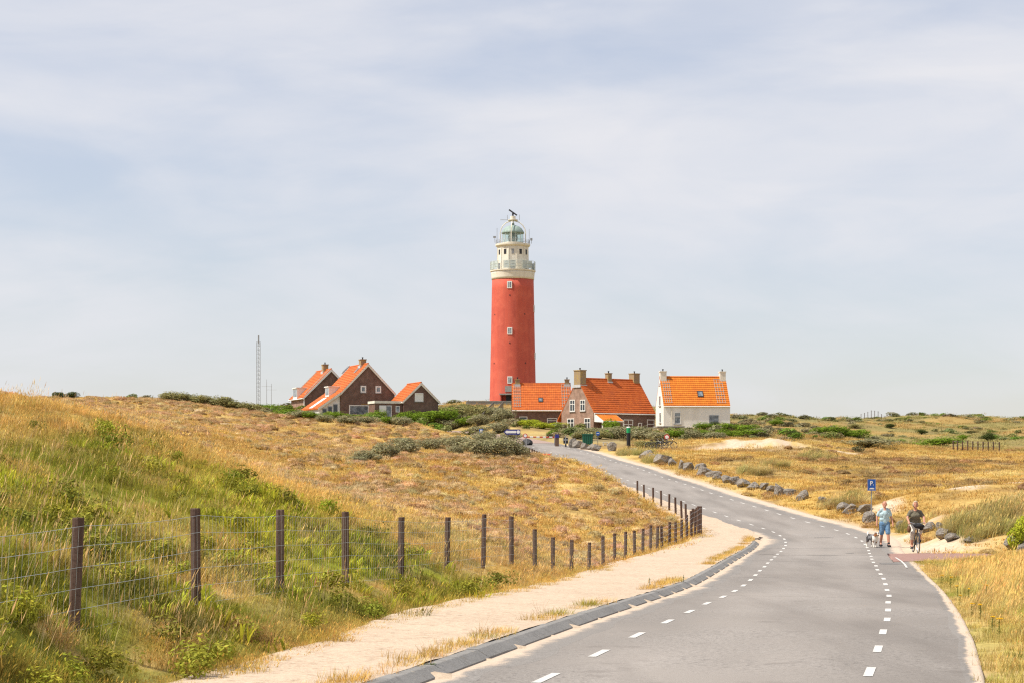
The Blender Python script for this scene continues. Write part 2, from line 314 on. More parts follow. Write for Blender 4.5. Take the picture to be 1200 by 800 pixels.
def ground_col(x, y, off, s, dc):
    c = tint_at(x, y, off, s) * .8; n = fbm(x * .9, y * .9, 51, 4)
    def mix(a, b, t): return a * (1 - t[:, None]) + b * t[:, None]
    c = mix(c, DARK, sstep(.5, .7, n) * .45)
    sd = np.clip(zone(x, y, Z_SAND) * 1.5 - .35 + (n - .5) * 1.4 + (fbm(x / 1.1, y / 2.6, 52, 3) - .5) * 3.0, 0, 1) * sstep(.08, .3, zone(x, y, Z_SAND)); c = mix(c, SAND, sd)
    edge = np.maximum(sstep(-.5, .3, off - path_b(s)) * (off < 0), (1 - sstep(np.where(s < 40, 2.5, 3.1), np.where(s < 40, 2.75, 4.0), off)) * (off > 0)); c = mix(c, SAND * .95, edge * (s < 175))
    c = mix(c, SAND * .9, (1 - sstep(1.6, 3.0, dc)) * (off > 2.5)); fan = zone(x, y, [(1085, 638, 70.5, 1.9), (1060, 634, 74, 1.4)]); c = mix(c, SAND, np.clip(fan * 1.3, 0, 1) * (off > 2.4))
    return c
m_ground = mat('dune_ground', (.3, .2, .1), .95, spec=.05)
def ground_nodes(m, scale=1.0):
    nt = m.node_tree; N = nt.nodes.new; K = nt.links.new; b = nt.nodes['Principled BSDF']
    a = N('ShaderNodeAttribute'); a.attribute_name = 'col'; tc = N('ShaderNodeTexCoord')
    n = N('ShaderNodeTexNoise'); n.inputs['Scale'].default_value = 5 * scale; n.inputs['Detail'].default_value = 8; n.inputs['Roughness'].default_value = .7; K(tc.outputs['Object'], n.inputs['Vector'])
    r = N('ShaderNodeMapRange'); r.inputs['From Min'].default_value = .3; r.inputs['From Max'].default_value = .7; r.inputs['To Min'].default_value = .72; r.inputs['To Max'].default_value = 1.25; K(n.outputs['Fac'], r.inputs[0])
    mx = N('ShaderNodeVectorMath'); mx.operation = 'SCALE'; K(a.outputs['Color'], mx.inputs[0]); K(r.outputs[0], mx.inputs['Scale']); K(mx.outputs[0], b.inputs['Base Color'])
    bp = N('ShaderNodeBump'); bp.inputs['Strength'].default_value = .5; bp.inputs['Distance'].default_value = .06; K(n.outputs['Fac'], bp.inputs['Height']); K(bp.outputs[0], b.inputs['Normal'])
ground_nodes(m_ground)
gm = grid_mesh('ground', gx, gy, gz, nx_, ny_); set_col(gm, 'col', ground_col(gx.ravel(), gy.ravel(), goff, gs, gdc)); gm.materials.append(m_ground)
ground = link('ground', gm, kind='structure')

# ------------------------------------------------------------------ road, markings, kerb, paths
def strip(name, s0, s1, offs, dz, m, ds=.5, wob=None, **k):
    ss = np.arange(s0, s1, ds); offs = np.asarray(offs, float); O = np.tile(offs, (len(ss), 1))
    if wob is not None: O = wob(ss, O)
    X = np.zeros(O.shape); Y = X.copy(); Z = X.copy()
    for j in range(O.shape[1]): X[:, j], Y[:, j], Z[:, j] = road_pt(ss, O[:, j])
    Z += dz(ss, O) if callable(dz) else dz
    me = grid_mesh(name, X, Y, Z, O.shape[1], len(ss)); me.materials.append(m); return link(name, me, **k)
m_asph = mat('asphalt', (.214, .196, .180), .9, noise=[(38, .36, .62, (.29, .272, .256)), (16, .5, .68, (.15, .14, .132)), (.3, .4, .62, (.24, .221, .204)), ((.45, .05, .5), .5, .68, (.187, .171, .158)), (1.4, .6, .74, (.182, .166, .153)), (70, .6, .72, (.36, .345, .33))], bump=[(90, .5, .012), (35, .4, .01)], spec=.2)
m_sand = mat('pale_sand', (.49, .385, .285), .95, noise=[(.8, .42, .62, (.43, .33, .24)), (30, .42, .66, (.57, .46, .355)), (7, .52, .68, (.38, .29, .21)), (55, .6, .7, (.28, .22, .17))], bump=[(3, .6, .06), (9, .6, .035), (60, .5, .012)], spec=.05)
m_paint = mat('road_paint', (.58, .565, .535), .8, noise=[(22, .52, .64, (.33, .315, .3)), (4, .45, .7, (.54, .52, .49))], spec=.15)
m_kerb = mat('kerb_concrete', (.225, .217, .207), .9, noise=[(1.1, .42, .62, (.175, .17, .162)), (45, .45, .7, (.285, .275, .262)), (6, .56, .7, (.16, .152, .143)), (12, .62, .72, (.36, .31, .24))], bump=[(50, .4, .01)], spec=.2)
m_red = mat('red_paving', (.29, .175, .15), .9, noise=[(5, .4, .7, (.34, .22, .185)), (40, .5, .7, (.23, .135, .115))], bump=[(40, .3, .01)], spec=.1)
m_tar = mat('repair_tar', (.135, .127, .122), .88, noise=[(6, .4, .7, (.17, .16, .152)), (40, .45, .65, (.2, .19, .18))], spec=.2)
def sand_edge(name):
    m = m_asph.copy(); m.name = name; nt = m.node_tree; N = nt.nodes.new; K = nt.links.new; b = nt.nodes['Principled BSDF']; src = b.inputs['Base Color'].links[0].from_socket
    a = N('ShaderNodeAttribute'); a.attribute_name = 'edge'; tc = N('ShaderNodeTexCoord'); acc = None
    for sc, am in ((1.3, .9), (9, .55), (60, .5)):
        n = N('ShaderNodeTexNoise'); n.inputs['Scale'].default_value = sc; n.inputs['Detail'].default_value = 6; K(tc.outputs['Object'], n.inputs['Vector'])
        q = N('ShaderNodeMath'); q.operation = 'MULTIPLY_ADD'; q.inputs[1].default_value = am; K(n.outputs['Fac'], q.inputs[0]); q.inputs[2].default_value = -am * .5
        if acc is None: acc = q.outputs[0]
        else: z = N('ShaderNodeMath'); K(acc, z.inputs[0]); K(q.outputs[0], z.inputs[1]); acc = z.outputs[0]
    z = N('ShaderNodeMath'); K(acc, z.inputs[0]); K(a.outputs['Fac'], z.inputs[1]); ed = N('ShaderNodeMapRange'); ed.inputs['From Min'].default_value = .34; ed.inputs['From Max'].default_value = .66; K(z.outputs[0], ed.inputs['Value'])
    # no sand at all on the innermost line of vertices
    g = N('ShaderNodeMapRange'); g.inputs['From Min'].default_value = .0; g.inputs['From Max'].default_value = .12; K(a.outputs['Fac'], g.inputs['Value']); mu = N('ShaderNodeMath'); mu.operation = 'MULTIPLY'; K(ed.outputs[0], mu.inputs[0]); K(g.outputs[0], mu.inputs[1])
    sn = N('ShaderNodeTexNoise'); sn.inputs['Scale'].default_value = 7; sn.inputs['Detail'].default_value = 7; K(tc.outputs['Object'], sn.inputs['Vector']); sm = N('ShaderNodeMix'); sm.data_type = 'RGBA'; sm.inputs['A'].default_value = (.44, .345, .26, 1); sm.inputs['B'].default_value = (.60, .49, .385, 1); K(sn.outputs['Fac'], sm.inputs['Factor'])
    x = N('ShaderNodeMix'); x.data_type = 'RGBA'; K(src, x.inputs['A']); K(sm.outputs['Result'], x.inputs['B']); K(mu.outputs[0], x.inputs['Factor']); K(x.outputs['Result'], b.inputs['Base Color']); return m
def edge_attr(o, vals):
    n = len(o.data.vertices); v = np.tile(vals, n // len(vals)); set_col(o.data, 'edge', np.repeat(v[:, None], 3, 1)); set_col(o.data, 'wear', np.full((n, 3), .93))
def wear(m):
    nt = m.node_tree; b = nt.nodes['Principled BSDF']; src = b.inputs['Base Color'].links[0].from_socket; a = nt.nodes.new('ShaderNodeAttribute'); a.attribute_name = 'wear'; v = nt.nodes.new('ShaderNodeVectorMath'); v.operation = 'MULTIPLY'; nt.links.new(src, v.inputs[0]); nt.links.new(a.outputs['Color'], v.inputs[1]); nt.links.new(v.outputs[0], b.inputs['Base Color'])
wear(m_asph); m_sedge = sand_edge('sand_blown_asphalt'); cols = np.linspace(-2.68, 2.70, 13)
road = strip('road', RS[0], 184, cols, 0, m_asph, wob=lambda s, o: o + (np.arange(13) == 12) * ((fbm(s[:, None] * .9, s[:, None] * 0, 61, 3) - .5) * .22), kind='structure')
wv = 1.0 + .10 * np.exp(-((cols + .75) / .4) ** 2) + .10 * np.exp(-((cols - .75) / .4) ** 2) - .08 * sstep(1.5, 2.2, np.abs(cols)); wn = 1 + (fbm(RS[:, None][:len(road.data.vertices) // 13] * .25, cols[None] * .8, 78, 4) - .5) * .38; wcol = (wn * wv[None]).ravel(); set_col(road.data, 'wear', wcol[:, None] * np.array([1.02, 1.0, .985]))
m_brick_road = mat('brick_paving', (.33, .235, .2), .9, noise=[(2, .4, .7, (.27, .19, .16)), (14, .45, .65, (.38, .29, .25))], bump=[(20, .4, .01)], spec=.1)
brick_road = strip('brick_road', 178, RS[-1] - .5, np.linspace(-2.5, 2.6, 7), .012, m_brick_road, kind='structure')
me_d = {}
for row, o0 in ((0, -1.6), (1, 1.6)):
    s = (1.54 if row == 0 else 3.05) - 30
    while s < 172:
        mb = MB(); jw = rnd.uniform(-.015, .015); seg = 4; vs = []
        for k in range(seg + 1):
            q = s - .5 + k / seg
            for of in (o0 - .05 + jw, o0 + .05 + jw): vs.append(Vector(road_pt(q, of, .005)))
        o = Vector(road_pt(s, o0)); mb.add([v - o for v in vs], [(2 * k, 2 * k + 1, 2 * k + 3, 2 * k + 2) for k in range(seg)])
        if RS[0] + 1 < s:
            ob = mb.build('lane_dash', m_paint, road); ob.location = o
        s += 3.0
# a few worn repairs in the asphalt
for s0, o0, ls, lo in ((49, -.1, .22, 1.3), (51, .9, .4, .3), (41, 2.1, 1.3, .7), (66, .2, .35, .8), (49.4, -2.0, .2, .6)):
    mb = MB(); vs = []
    n = 20
    for k in range(n):
        a = k * 2 * math.pi / n; rr = 1 + rnd.uniform(-.22, .22); vs.append(road_pt(s0 + math.sin(a) * ls * .5 * rr, o0 + math.cos(a) * lo * .5 * rr, .004))
    mb.add(vs, [tuple(range(n))]); mb.build('repair_patch', m_tar, road)
# seams across and along the asphalt
def seam(p0, p1, w, n, seed):
    ss = np.linspace(p0[0], p1[0], n); oo_ = np.linspace(p0[1], p1[1], n); ds_, do_ = p1[0] - p0[0], p1[1] - p0[1]; L_ = math.hypot(ds_, do_); px_, py_ = -do_ / L_, ds_ / L_; k = np.arange(n); wob = (fbm(k * .35, k * 0. + seed, seed, 3) - .5) * .16; ww = w * (.3 + 1.1 * vnoise(k * .6, k * 0. + 3, seed))
    vs = [road_pt(a + px_ * (q + sg * h), b + py_ * (q + sg * h), .003) for a, b, q, h in zip(ss, oo_, wob, ww) for sg in (-1, 1)]; MB().add(vs, [(2 * i, 2 * i + 1, 2 * i + 3, 2 * i + 2) for i in range(n - 1)]).build('asphalt_seam', m_tar, road)
for i, (a, b, w_) in enumerate((((48.6, -2.2), (49, 2.4), .03), ((42.5, -2.4), (42.3, 2.5), .022), ((30.2, -2.5), (30, 2.5), .014), ((55.5, -2.2), (56, 2.3), .025), ((20.3, -2.6), (20.1, 1.2), .010))): seam(a, b, w_, 40, 120 + i)
# white edge line where the cycle path leaves the road
mb = MB(); q = [road_pt(s, o, .02) for s, o in ((37.5, 2.42), (37.5, 2.48), (40, 2.45), (40, 2.51), (43, 2.44), (43, 2.50), (46.5, 2.36), (46.5, 2.42))]; mb.add(q, [(0, 1, 3, 2), (2, 3, 5, 4), (4, 5, 7, 6)]); mb.build('edge_line', m_paint, road)

def path_wob(s, o):
    b = path_b(s) - .5 + (fbm(s * .5, s * 0, 71, 3) - .5) * .6; t = np.linspace(0, 1, o.shape[1]); b2 = np.where(s < KERB_END - 3.5, -2.92, -2.6 + (fbm(s * .7, s * 0, 72, 2) - .5) * .4)
    return b[:, None] * (1 - t) + b2[:, None] * t
def path_dz(s, o): return path_lift(s)[:, None] + np.where(np.arange(o.shape[1])[None] == 0, -.06, .012) + (fbm(s[:, None] * 1.7, o * 1.7, 73, 3) - .5) * .035
sand_path = strip('sand_path', -35, 150, np.linspace(0, 1, 12), path_dz, m_sand, ds=.3, wob=path_wob, kind='structure')
def drift_wob(s, o):
    t = np.linspace(0, 1, o.shape[1]); e = -2.2 + (fbm(s * .5, s * 0 + 4, 74, 3) - .5) * .5 + .85 * np.exp(-((s - 63) / 5.0) ** 2)
    return (-2.675) * (1 - t) + e[:, None] * t
sand_gutter = strip('sand_gutter', -30, 74, np.linspace(0, 1, 6), lambda s, o: .005 * np.array([1, 1, 1, .8, .5, .1])[None] + .008 * np.array([1, .3, 0, 0, 0, 0])[None] + 0 * s[:, None], m_sedge, ds=.3, wob=drift_wob, kind='structure'); edge_attr(sand_gutter, np.array([1, .78, .5, .3, .12, 0]))
def verge_wob(s, o):
    t = np.linspace(0, 1, o.shape[1]); a = 2.56 + (fbm(s * .5, s * 0 + 2, 75, 4) - .5) * .22 - .45 * sstep(38, 55, s) - .3 * sstep(75, 90, s); b = 2.80 + .15 * sstep(30, 45, s) + .5 * sstep(55, 68, s)
    return a[:, None] * (1 - t) + b[:, None] * t
sand_verge = strip('sand_verge', -30, 172, np.linspace(0, 1, 8), lambda s, o: .005 * np.array([.1, .6, 1, 1, 1, 1, 1, 1])[None] + np.where(np.arange(8)[None] == 7, -.08, 0) + .0 * s[:, None], m_sedge, ds=.3, wob=verge_wob, kind='structure'); edge_attr(sand_verge, np.array([0, .1, .3, .55, .8, 1, 1, 1.1]))
# red cycle path joining from the right
t2 = np.gradient(CP[:, :2], axis=0); t2 /= np.linalg.norm(t2, axis=1)[:, None]; n2 = np.stack([t2[:, 1], -t2[:, 0]], 1)
oo = np.linspace(0, 1, 6)[None]; oo = -3.0 * (1 - oo) + (1.6 + 4.6 * (1 - sstep(11.5, 17, CP[:, :1]))) * oo; X = CP[:, :1] + n2[:, :1] * oo; Y = CP[:, 1:2] + n2[:, 1:] * oo; Z = np.tile(CP[:, 2:3], (1, 6))
of_, s_, zr_ = road_off(X, Y); Z = np.where(of_.reshape(X.shape) < 3.3, zr_.reshape(X.shape) + .010, Z + .012)
i0 = 0; oR, sR, zR_ = [q.reshape(X.shape) for q in (of_, s_, zr_)]; px_, py_, _ = road_pt(sR, 2.2); cl = oR < 2.2; X = np.where(cl, px_, X); Y = np.where(cl, py_, Y); oR, sR, zR_ = [q.reshape(X.shape) for q in road_off(X, Y)]; hg = height(X, Y).reshape(X.shape); Z = np.where(oR < 2.95, zR_ + .012, np.maximum(hg + .035, zR_ * (oR < 3.6) - 9 * (oR >= 3.6) + .012)); me = grid_mesh('cycle_path', X[i0:], Y[i0:], Z[i0:], 6, len(X) - i0); me.materials.append(m_red); link('cycle_path', me, kind='structure')
# kerb of sloping concrete stones, each its own piece
kerb = empty('kerb', road_pt(0, -3.1), kind='structure')
s = -28.; kz = Vector(kerb.location)
while s < KERB_END - 3.2:
    ln = rnd.choice((.98, .98, .98, .6, .5)) if s > 0 else .98
    prof = [(-2.665, -.05), (-2.665, .03), (-2.80, .113), (-2.815, .117), (-2.945, .117), (-2.945, -.05)]
    mb = MB(); seg = 2; jz = rnd.uniform(-.004, .004); jo = rnd.uniform(-.005, .005); m = len(prof); vs = []
    for k in range(seg + 1):
        q = s + .004 + (ln - .008) * k / seg; curl = -.9 * max(0, (q - (KERB_END - 7)) / 5) ** 2; low = path_lift(q) / .11
        for o, z in prof: vs.append(Vector(road_pt(q, o + jo + curl, (z * low if z > 0 else z) + (jz if z > 0 else 0))) - kz)
    fs = [(k * m + i, k * m + (i + 1) % m, (k + 1) * m + (i + 1) % m, (k + 1) * m + i) for k in range(seg) for i in range(m)] + [tuple(range(m)), tuple(seg * m + i for i in range(m - 1, -1, -1))]
    mb.add(vs, fs).build('kerb_stone', m_kerb, kerb); s += ln
# ------------------------------------------------------------------ shared building materials
m_redpaint = mat('red_tower_paint', (.54, .105, .068), .8, noise=[((1.2, 1.2, .05), .42, .68, (.44, .088, .062)), (.5, .48, .7, (.60, .135, .085)), ((4, 4, .12), .56, .72, (.48, .12, .09)), (3, .62, .74, (.62, .19, .14)), (9, .6, .75, (.46, .085, .058))], bump=[(6, .25, .03)], spec=.2)
m_cream = mat('cream_paint', (.72, .68, .58), .7, noise=[((1.5, 1.5, .15), .5, .72, (.58, .53, .44)), (4, .62, .75, (.5, .44, .36))], spec=.25)
m_white = mat('white_paint', (.78, .77, .73), .6, noise=[(2.5, .5, .8, (.68, .66, .61))], spec=.3)
m_whitewall = mat('whitewashed_wall', (.80, .78, .72), .85, noise=[((.8, .8, .2), .45, .7, (.71, .68, .61)), (6, .58, .7, (.75, .72, .66))], bump=[(5, .3, .03)], spec=.15)
m_copper = mat('green_copper', (.23, .31, .28), .6, noise=[((3, 3, .6), .45, .65, (.33, .41, .37)), (5, .55, .7, (.13, .18, .165))], spec=.3)
m_rail = mat('pale_green_railing', (.52, .56, .5), .5, spec=.3)
m_glass = mat('dark_glass', (.035, .045, .055), .08, spec=.6)
m_glassl = mat('curtained_glass', (.25, .29, .32), .12, noise=[(2, .45, .55, (.12, .14, .16))], spec=.6)
m_lens = mat('lantern_lens', (.10, .16, .15), .1, spec=.8)
m_metal = mat('grey_metal', (.30, .31, .32), .5, metallic=.4, noise=[(20, .5, .7, (.22, .22, .22))])
m_dark = mat('dark_metal', (.03, .03, .035), .5)
m_stone = mat('grey_stone', (.27, .26, .24), .9, noise=[(3, .45, .65, (.19, .18, .17)), (20, .5, .7, (.34, .33, .3))], bump=[(12, .4, .03)])
m_chim = mat('lichened_brick', (.30, .22, .14), .9, noise=[(3, .45, .65, (.38, .27, .09)), (9, .55, .7, (.22, .15, .10))], bump=[(12, .4, .02)])
m_lead = mat('lead_sheet', (.5, .5, .5), .6, noise=[(4, .5, .7, (.36, .37, .38))])
m_trellis = mat('pale_roof_grid', (.40, .33, .27), .8, noise=[(8, .5, .65, (.35, .32, .3))])
def brick_mat(name, c1, c2, mortar, scale=1.0):
    m = mat(name, c1, .9, spec=.1); nt = m.node_tree; N = nt.nodes.new; K = nt.links.new; b = nt.nodes['Principled BSDF']
    tc = N('ShaderNodeTexCoord'); sp = N('ShaderNodeSeparateXYZ'); K(tc.outputs['Object'], sp.inputs[0])
    ad = N('ShaderNodeMath'); ad.operation = 'ADD'; K(sp.outputs['X'], ad.inputs[0]); K(sp.outputs['Y'], ad.inputs[1])
    cb = N('ShaderNodeCombineXYZ'); K(ad.outputs[0], cb.inputs['X']); K(sp.outputs['Z'], cb.inputs['Y'])
    t = N('ShaderNodeTexBrick'); t.inputs['Scale'].default_value = scale; t.inputs['Brick Width'].default_value = .22; t.inputs['Row Height'].default_value = .07; t.inputs['Mortar Size'].default_value = .007
    t.inputs['Color1'].default_value = (*c1, 1); t.inputs['Color2'].default_value = (*c2, 1); t.inputs['Mortar'].default_value = (*mortar, 1); K(cb.outputs[0], t.inputs['Vector'])
    n = N('ShaderNodeTexNoise'); n.inputs['Scale'].default_value = 1.6; n.inputs['Detail'].default_value = 6; K(tc.outputs['Object'], n.inputs['Vector'])
    r = N('ShaderNodeMapRange'); r.inputs['From Min'].default_value = .3; r.inputs['From Max'].default_value = .7; r.inputs['To Min'].default_value = .78; r.inputs['To Max'].default_value = 1.25; K(n.outputs['Fac'], r.inputs[0])
    v = N('ShaderNodeVectorMath'); v.operation = 'SCALE'; K(t.outputs['Color'], v.inputs[0]); K(r.outputs[0], v.inputs['Scale']); K(v.outputs[0], b.inputs['Base Color'])
    bp = N('ShaderNodeBump'); bp.inputs['Strength'].default_value = .4; bp.inputs['Distance'].default_value = .02; K(t.outputs['Fac'], bp.inputs['Height']); bp.invert = True; K(bp.outputs[0], b.inputs['Normal'])
    return m
m_brick = brick_mat('dark_brick', (.145, .083, .064), (.185, .105, .08), (.2, .165, .14))
m_brick_lit = brick_mat('sunlit_brick', (.27, .165, .12), (.33, .21, .16), (.34, .28, .23))  # lighter copy of the brick with sunlight put into its colour
def tile_mat(name, c1, c2, c3):
    """clay pantiles: courses and rolls in local x (along the eave) and z (up the slope)"""
    m = mat(name, c1, .75, spec=.25); nt = m.node_tree; N = nt.nodes.new; K = nt.links.new; b = nt.nodes['Principled BSDF']
    tc = N('ShaderNodeTexCoord'); sp = N('ShaderNodeSeparateXYZ'); K(tc.outputs['Object'], sp.inputs[0])
    cb = N('ShaderNodeCombineXYZ'); K(sp.outputs['X'], cb.inputs['X']); K(sp.outputs['Z'], cb.inputs['Y'])
    t = N('ShaderNodeTexBrick'); t.offset = 0; t.inputs['Scale'].default_value = 1; t.inputs['Brick Width'].default_value = .26; t.inputs['Row Height'].default_value = .27; t.inputs['Mortar Size'].default_value = .022; t.inputs['Mortar Smooth'].default_value = .6
    t.inputs['Color1'].default_value = (*c1, 1); t.inputs['Color2'].default_value = (*c2, 1); t.inputs['Mortar'].default_value = (c3[0] * .8, c3[1] * .8, c3[2] * .8, 1); t.inputs['Bias'].default_value = -.1; K(cb.outputs[0], t.inputs['Vector'])
    n = N('ShaderNodeTexNoise'); n.inputs['Scale'].default_value = .8; n.inputs['Detail'].default_value = 8; n.inputs['Roughness'].default_value = .65; K(tc.outputs['Object'], n.inputs['Vector'])
    r = N('ShaderNodeMapRange'); r.inputs['From Min'].default_value = .5; r.inputs['From Max'].default_value = .72; r.inputs['To Max'].default_value = .7; K(n.outputs['Fac'], r.inputs[0])
    x = N('ShaderNodeMix'); x.data_type = 'RGBA'; x.inputs['B'].default_value = (*c3, 1); K(t.outputs['Color'], x.inputs['A']); K(r.outputs[0], x.inputs['Factor']); K(x.outputs['Result'], b.inputs['Base Color'])
    return m
m_tile = tile_mat('orange_tiles', (.60, .155, .028), (.48, .105, .02), (.36, .09, .03))
m_tile2 = tile_mat('bright_orange_tiles', (.68, .215, .022), (.58, .155, .016), (.46, .12, .02))
m_tile3 = tile_mat('red_orange_tiles', (.58, .135, .022), (.45, .09, .016), (.32, .072, .022))

# ------------------------------------------------------------------ houses
class House:
    """ridge along local x from 0 to L, width along local y from 0 to W; eaves he0 (y=0) and he1 (y=W), ridge hr"""
    def __init__(s, name, u, v, d, rz, L, W, he, hr, label, z=None, ov=.25, wall=None, tile=None, barge=None, cat='house', base=1.2):
        p = at(u, v, d); s.root = empty(name, (p.x, p.y, p.z if z is None else z), rz, label=label, cat=cat)
        s.L, s.W, s.he, s.hr = L, W, he, hr; s.M = Matrix.Translation(s.root.location) @ Matrix.Rotation(rz, 4, 'Z'); s.Mi = s.M.inverted()
        mb = MB(); pr = [(0, -base), (W, -base), (W, he), (W / 2, hr - .06), (0, he)]
        vs = [(0, y, z) for y, z in pr] + [(L, y, z) for y, z in pr]; n = 5
        mb.add(vs, [tuple(range(n)), tuple(range(2 * n - 1, n - 1, -1))] + [(i, (i + 1) % n, n + (i + 1) % n, n + i) for i in range(n)])
        s.wall = mb.build('wall', wall or m_brick, s.root)
        s.tile = tile or m_tile; s.roof = None; s.ov = ov; s.barge = barge
    def slope(s, yo0=None, yo1=None, gab=.12, down0=.25, down1=.25, ext1=None, ext0=None):
        """roof of two tiled slabs; down = overhang below the eave, measured along y"""
        L, W, he, hr = s.L, s.W, s.he, s.hr; k = (hr - he) / (W / 2); th = .14; mb = MB()
        def slab(ya, za, yb, zb):
            nn = 22; vs = []; fs = []
            for z_ in (0, -th):
                vs += [(-gab, ya, za + z_), (L + gab, ya, za + z_), (L + gab, yb, zb + z_), (-gab, yb, zb + z_)]
            mb.add(vs, [(0, 1, 2, 3), (7, 6, 5, 4), (0, 4, 5, 1), (2, 6, 7, 3), (1, 5, 6, 2), (0, 3, 7, 4)])
            # raised tile courses: each course a shallow step
            nc = max(4, int(math.hypot(yb - ya, zb - za) / .33)); up = Vector((0, yb - ya, zb - za)).normalized(); no = Vector((0, -up.z, up.y))
            if no.z < 0: no = -no
            for i in range(nc):
                a = Vector((0, ya, za)).lerp(Vector((0, yb, zb)), i / nc); b = Vector((0, ya, za)).lerp(Vector((0, yb, zb)), (i + 1.02) / nc)
                q = [a + no * .055, b + no * .012, b + no * .002, a + no * .002]
                vv = [(x, p.y, p.z) for x in (-gab, L + gab) for p in q]; mb.add(vv, [(0, 1, 5, 4), (0, 4, 7, 3), (0, 3, 2, 1), (4, 5, 6, 7)])
        slab(-down0, he - k * down0 + .08, W / 2, hr + .08); slab(W + down1, he - k * down1 + .08, W / 2, hr + .08)
        s.roof = mb.build('roof', s.tile, s.root)
        rb = MB(); rb.tube([(-gab, W / 2, hr + .1), (L + gab, W / 2, hr + .1)], .11, 8); rb.build('ridge_tiles', s.tile, s.roof)
        if s.barge:
            for x in (-gab - .03, L + gab + .03):
                for sg, ya, dn in ((0, -down0, down0), (1, W + down1, down1)):
                    za = he - k * dn + .08; bb = MB(); vs = []
                    for xx in (x - .03, x + .03): vs += [(xx, ya, za - .02), (xx, W / 2, hr + .06), (xx, W / 2, hr - .26), (xx, ya, za - .30)]
                    bb.add(vs, [(0, 1, 2, 3), (7, 6, 5, 4), (0, 4, 5, 1), (1, 5, 6, 2), (2, 6, 7, 3), (3, 7, 4, 0)]); bb.build('bargeboard', s.barge, s.root)
        for sg, ya, dn in ((-1, -down0, down0), (1, W + down1, down1)):
            za = he - k * dn - .06; g = MB(); g.tube([(-gab, ya + sg * .05, za), (L + gab, ya + sg * .05, za)], .07, 8); g.build('gutter', m_white, s.root)
    def wallpix(s, wall, u, v):
        """where the line of sight through a photo pixel meets a wall plane"""
        o = s.Mi @ Vector((0, 0, EYE)); q = s.Mi @ at(u, v, 100.); dr = q - o
        t = {'x0': lambda: (0 - o.x) / dr.x, 'y0': lambda: (0 - o.y) / dr.y, 'yW': lambda: (s.W - o.y) / dr.y}[wall](); p = o + dr * t
        return (p.y if wall == 'x0' else p.x), p.z
    def roofpix(s, side, u, v):
        o = s.Mi @ Vector((0, 0, EYE)); q = s.Mi @ at(u, v, 100.); dr = q - o; k = (s.hr - s.he) / (s.W / 2)
        # plane z = he + k*y  (side 0) or z = he + k*(W-y)
        if side == 0: t = (s.he + .08 + k * o.y - o.z) / (dr.z - k * dr.y)
        else: t = (s.he + .08 + k * (s.W - o.y) - o.z) / (dr.z + k * dr.y)
        return o + dr * t
    def frame(s, wall):
        if wall == 'x0': return lambda a, z, n: Vector((-n, a, z))
        if wall == 'y0': return lambda a, z, n: Vector((a, -n, z))
        return lambda a, z, n: Vector((a, s.W + n, z))
    def opening(s, wall, u0, v0, u1, v1, bars=(1, 1), fr=.09, glass=None, name='window', fmat=None, sill=True):
        a0, z1 = s.wallpix(wall, u0, v0); a1, z0 = s.wallpix(wall, u1, v1); a0, a1 = min(a0, a1), max(a0, a1); T = s.frame(wall)
        fmat = fmat or m_white
        def bx(mb, a, b, c, d, n0, n1):
            vs = [T(x, z, n) for n in (n0, n1) for z in (c, d) for x in (a, b)]
            mb.add(vs, [(0, 1, 3, 2), (4, 6, 7, 5), (0, 4, 5, 1), (2, 3, 7, 6), (0, 2, 6, 4), (1, 5, 7, 3)])
        mb = MB(); bx(mb, a0, a0 + fr, z0, z1, -.05, .06); bx(mb, a1 - fr, a1, z0, z1, -.05, .06); bx(mb, a0 + fr, a1 - fr, z1 - fr, z1, -.05, .058); bx(mb, a0 + fr, a1 - fr, z0, z0 + fr, -.05, .058)
        nx, nz = bars
        for i in range(1, nx): c = a0 + (a1 - a0) * i / nx; bx(mb, c - fr * .4, c + fr * .4, z0 + fr, z1 - fr, -.04, .05)
        zz = [z0 + (z1 - z0) * (i / nz if nz != 2 else .62) for i in range(1, nz)]
        for c in zz: bx(mb, a0 + fr, a1 - fr, c - fr * .4, c + fr * .4, -.04, .047)
        wo = mb.build(name, fmat, s.root); g = MB(); bx(g, a0 + fr, a1 - fr, z0 + fr, z1 - fr, -.04, .015); g.build('pane', glass or m_glass, wo)
        if sill: q = MB(); bx(q, a0 - .06, a1 + .06, z0 - .09, z0 - .003, -.04, .12); q.build('sill', m_stone if fmat != m_dark else fmat, wo)
        return wo
    def chimney(s, x, y, w, d_, zb, zt, m=None, pot=True):
        mb = MB(); mb.box(x - w / 2, x + w / 2, y - d_ / 2, y + d_ / 2, zb, zt - .12); mb.box(x - w / 2 - .06, x + w / 2 + .06, y - d_ / 2 - .06, y + d_ / 2 + .06, zt - .12, zt)
        o = mb.build('chimney', m or m_chim, s.roof)
        if pot: p = MB(); p.lathe([(.08, zt), (.08, zt + .2), (.11, zt + .21), (.11, zt + .28)], 10, x, y); p.build('chimney_pot', m_dark, o) if False else p.build('flue_pot', m_dark, s.roof)
        f = MB(); f.box(x - w / 2 - .1, x + w / 2 + .1, y - d_ / 2 - .12, y + d_ / 2 + .12, zb, zb + .34 if zb < s.hr else zb); f.build('flashing', m_lead, s.roof)
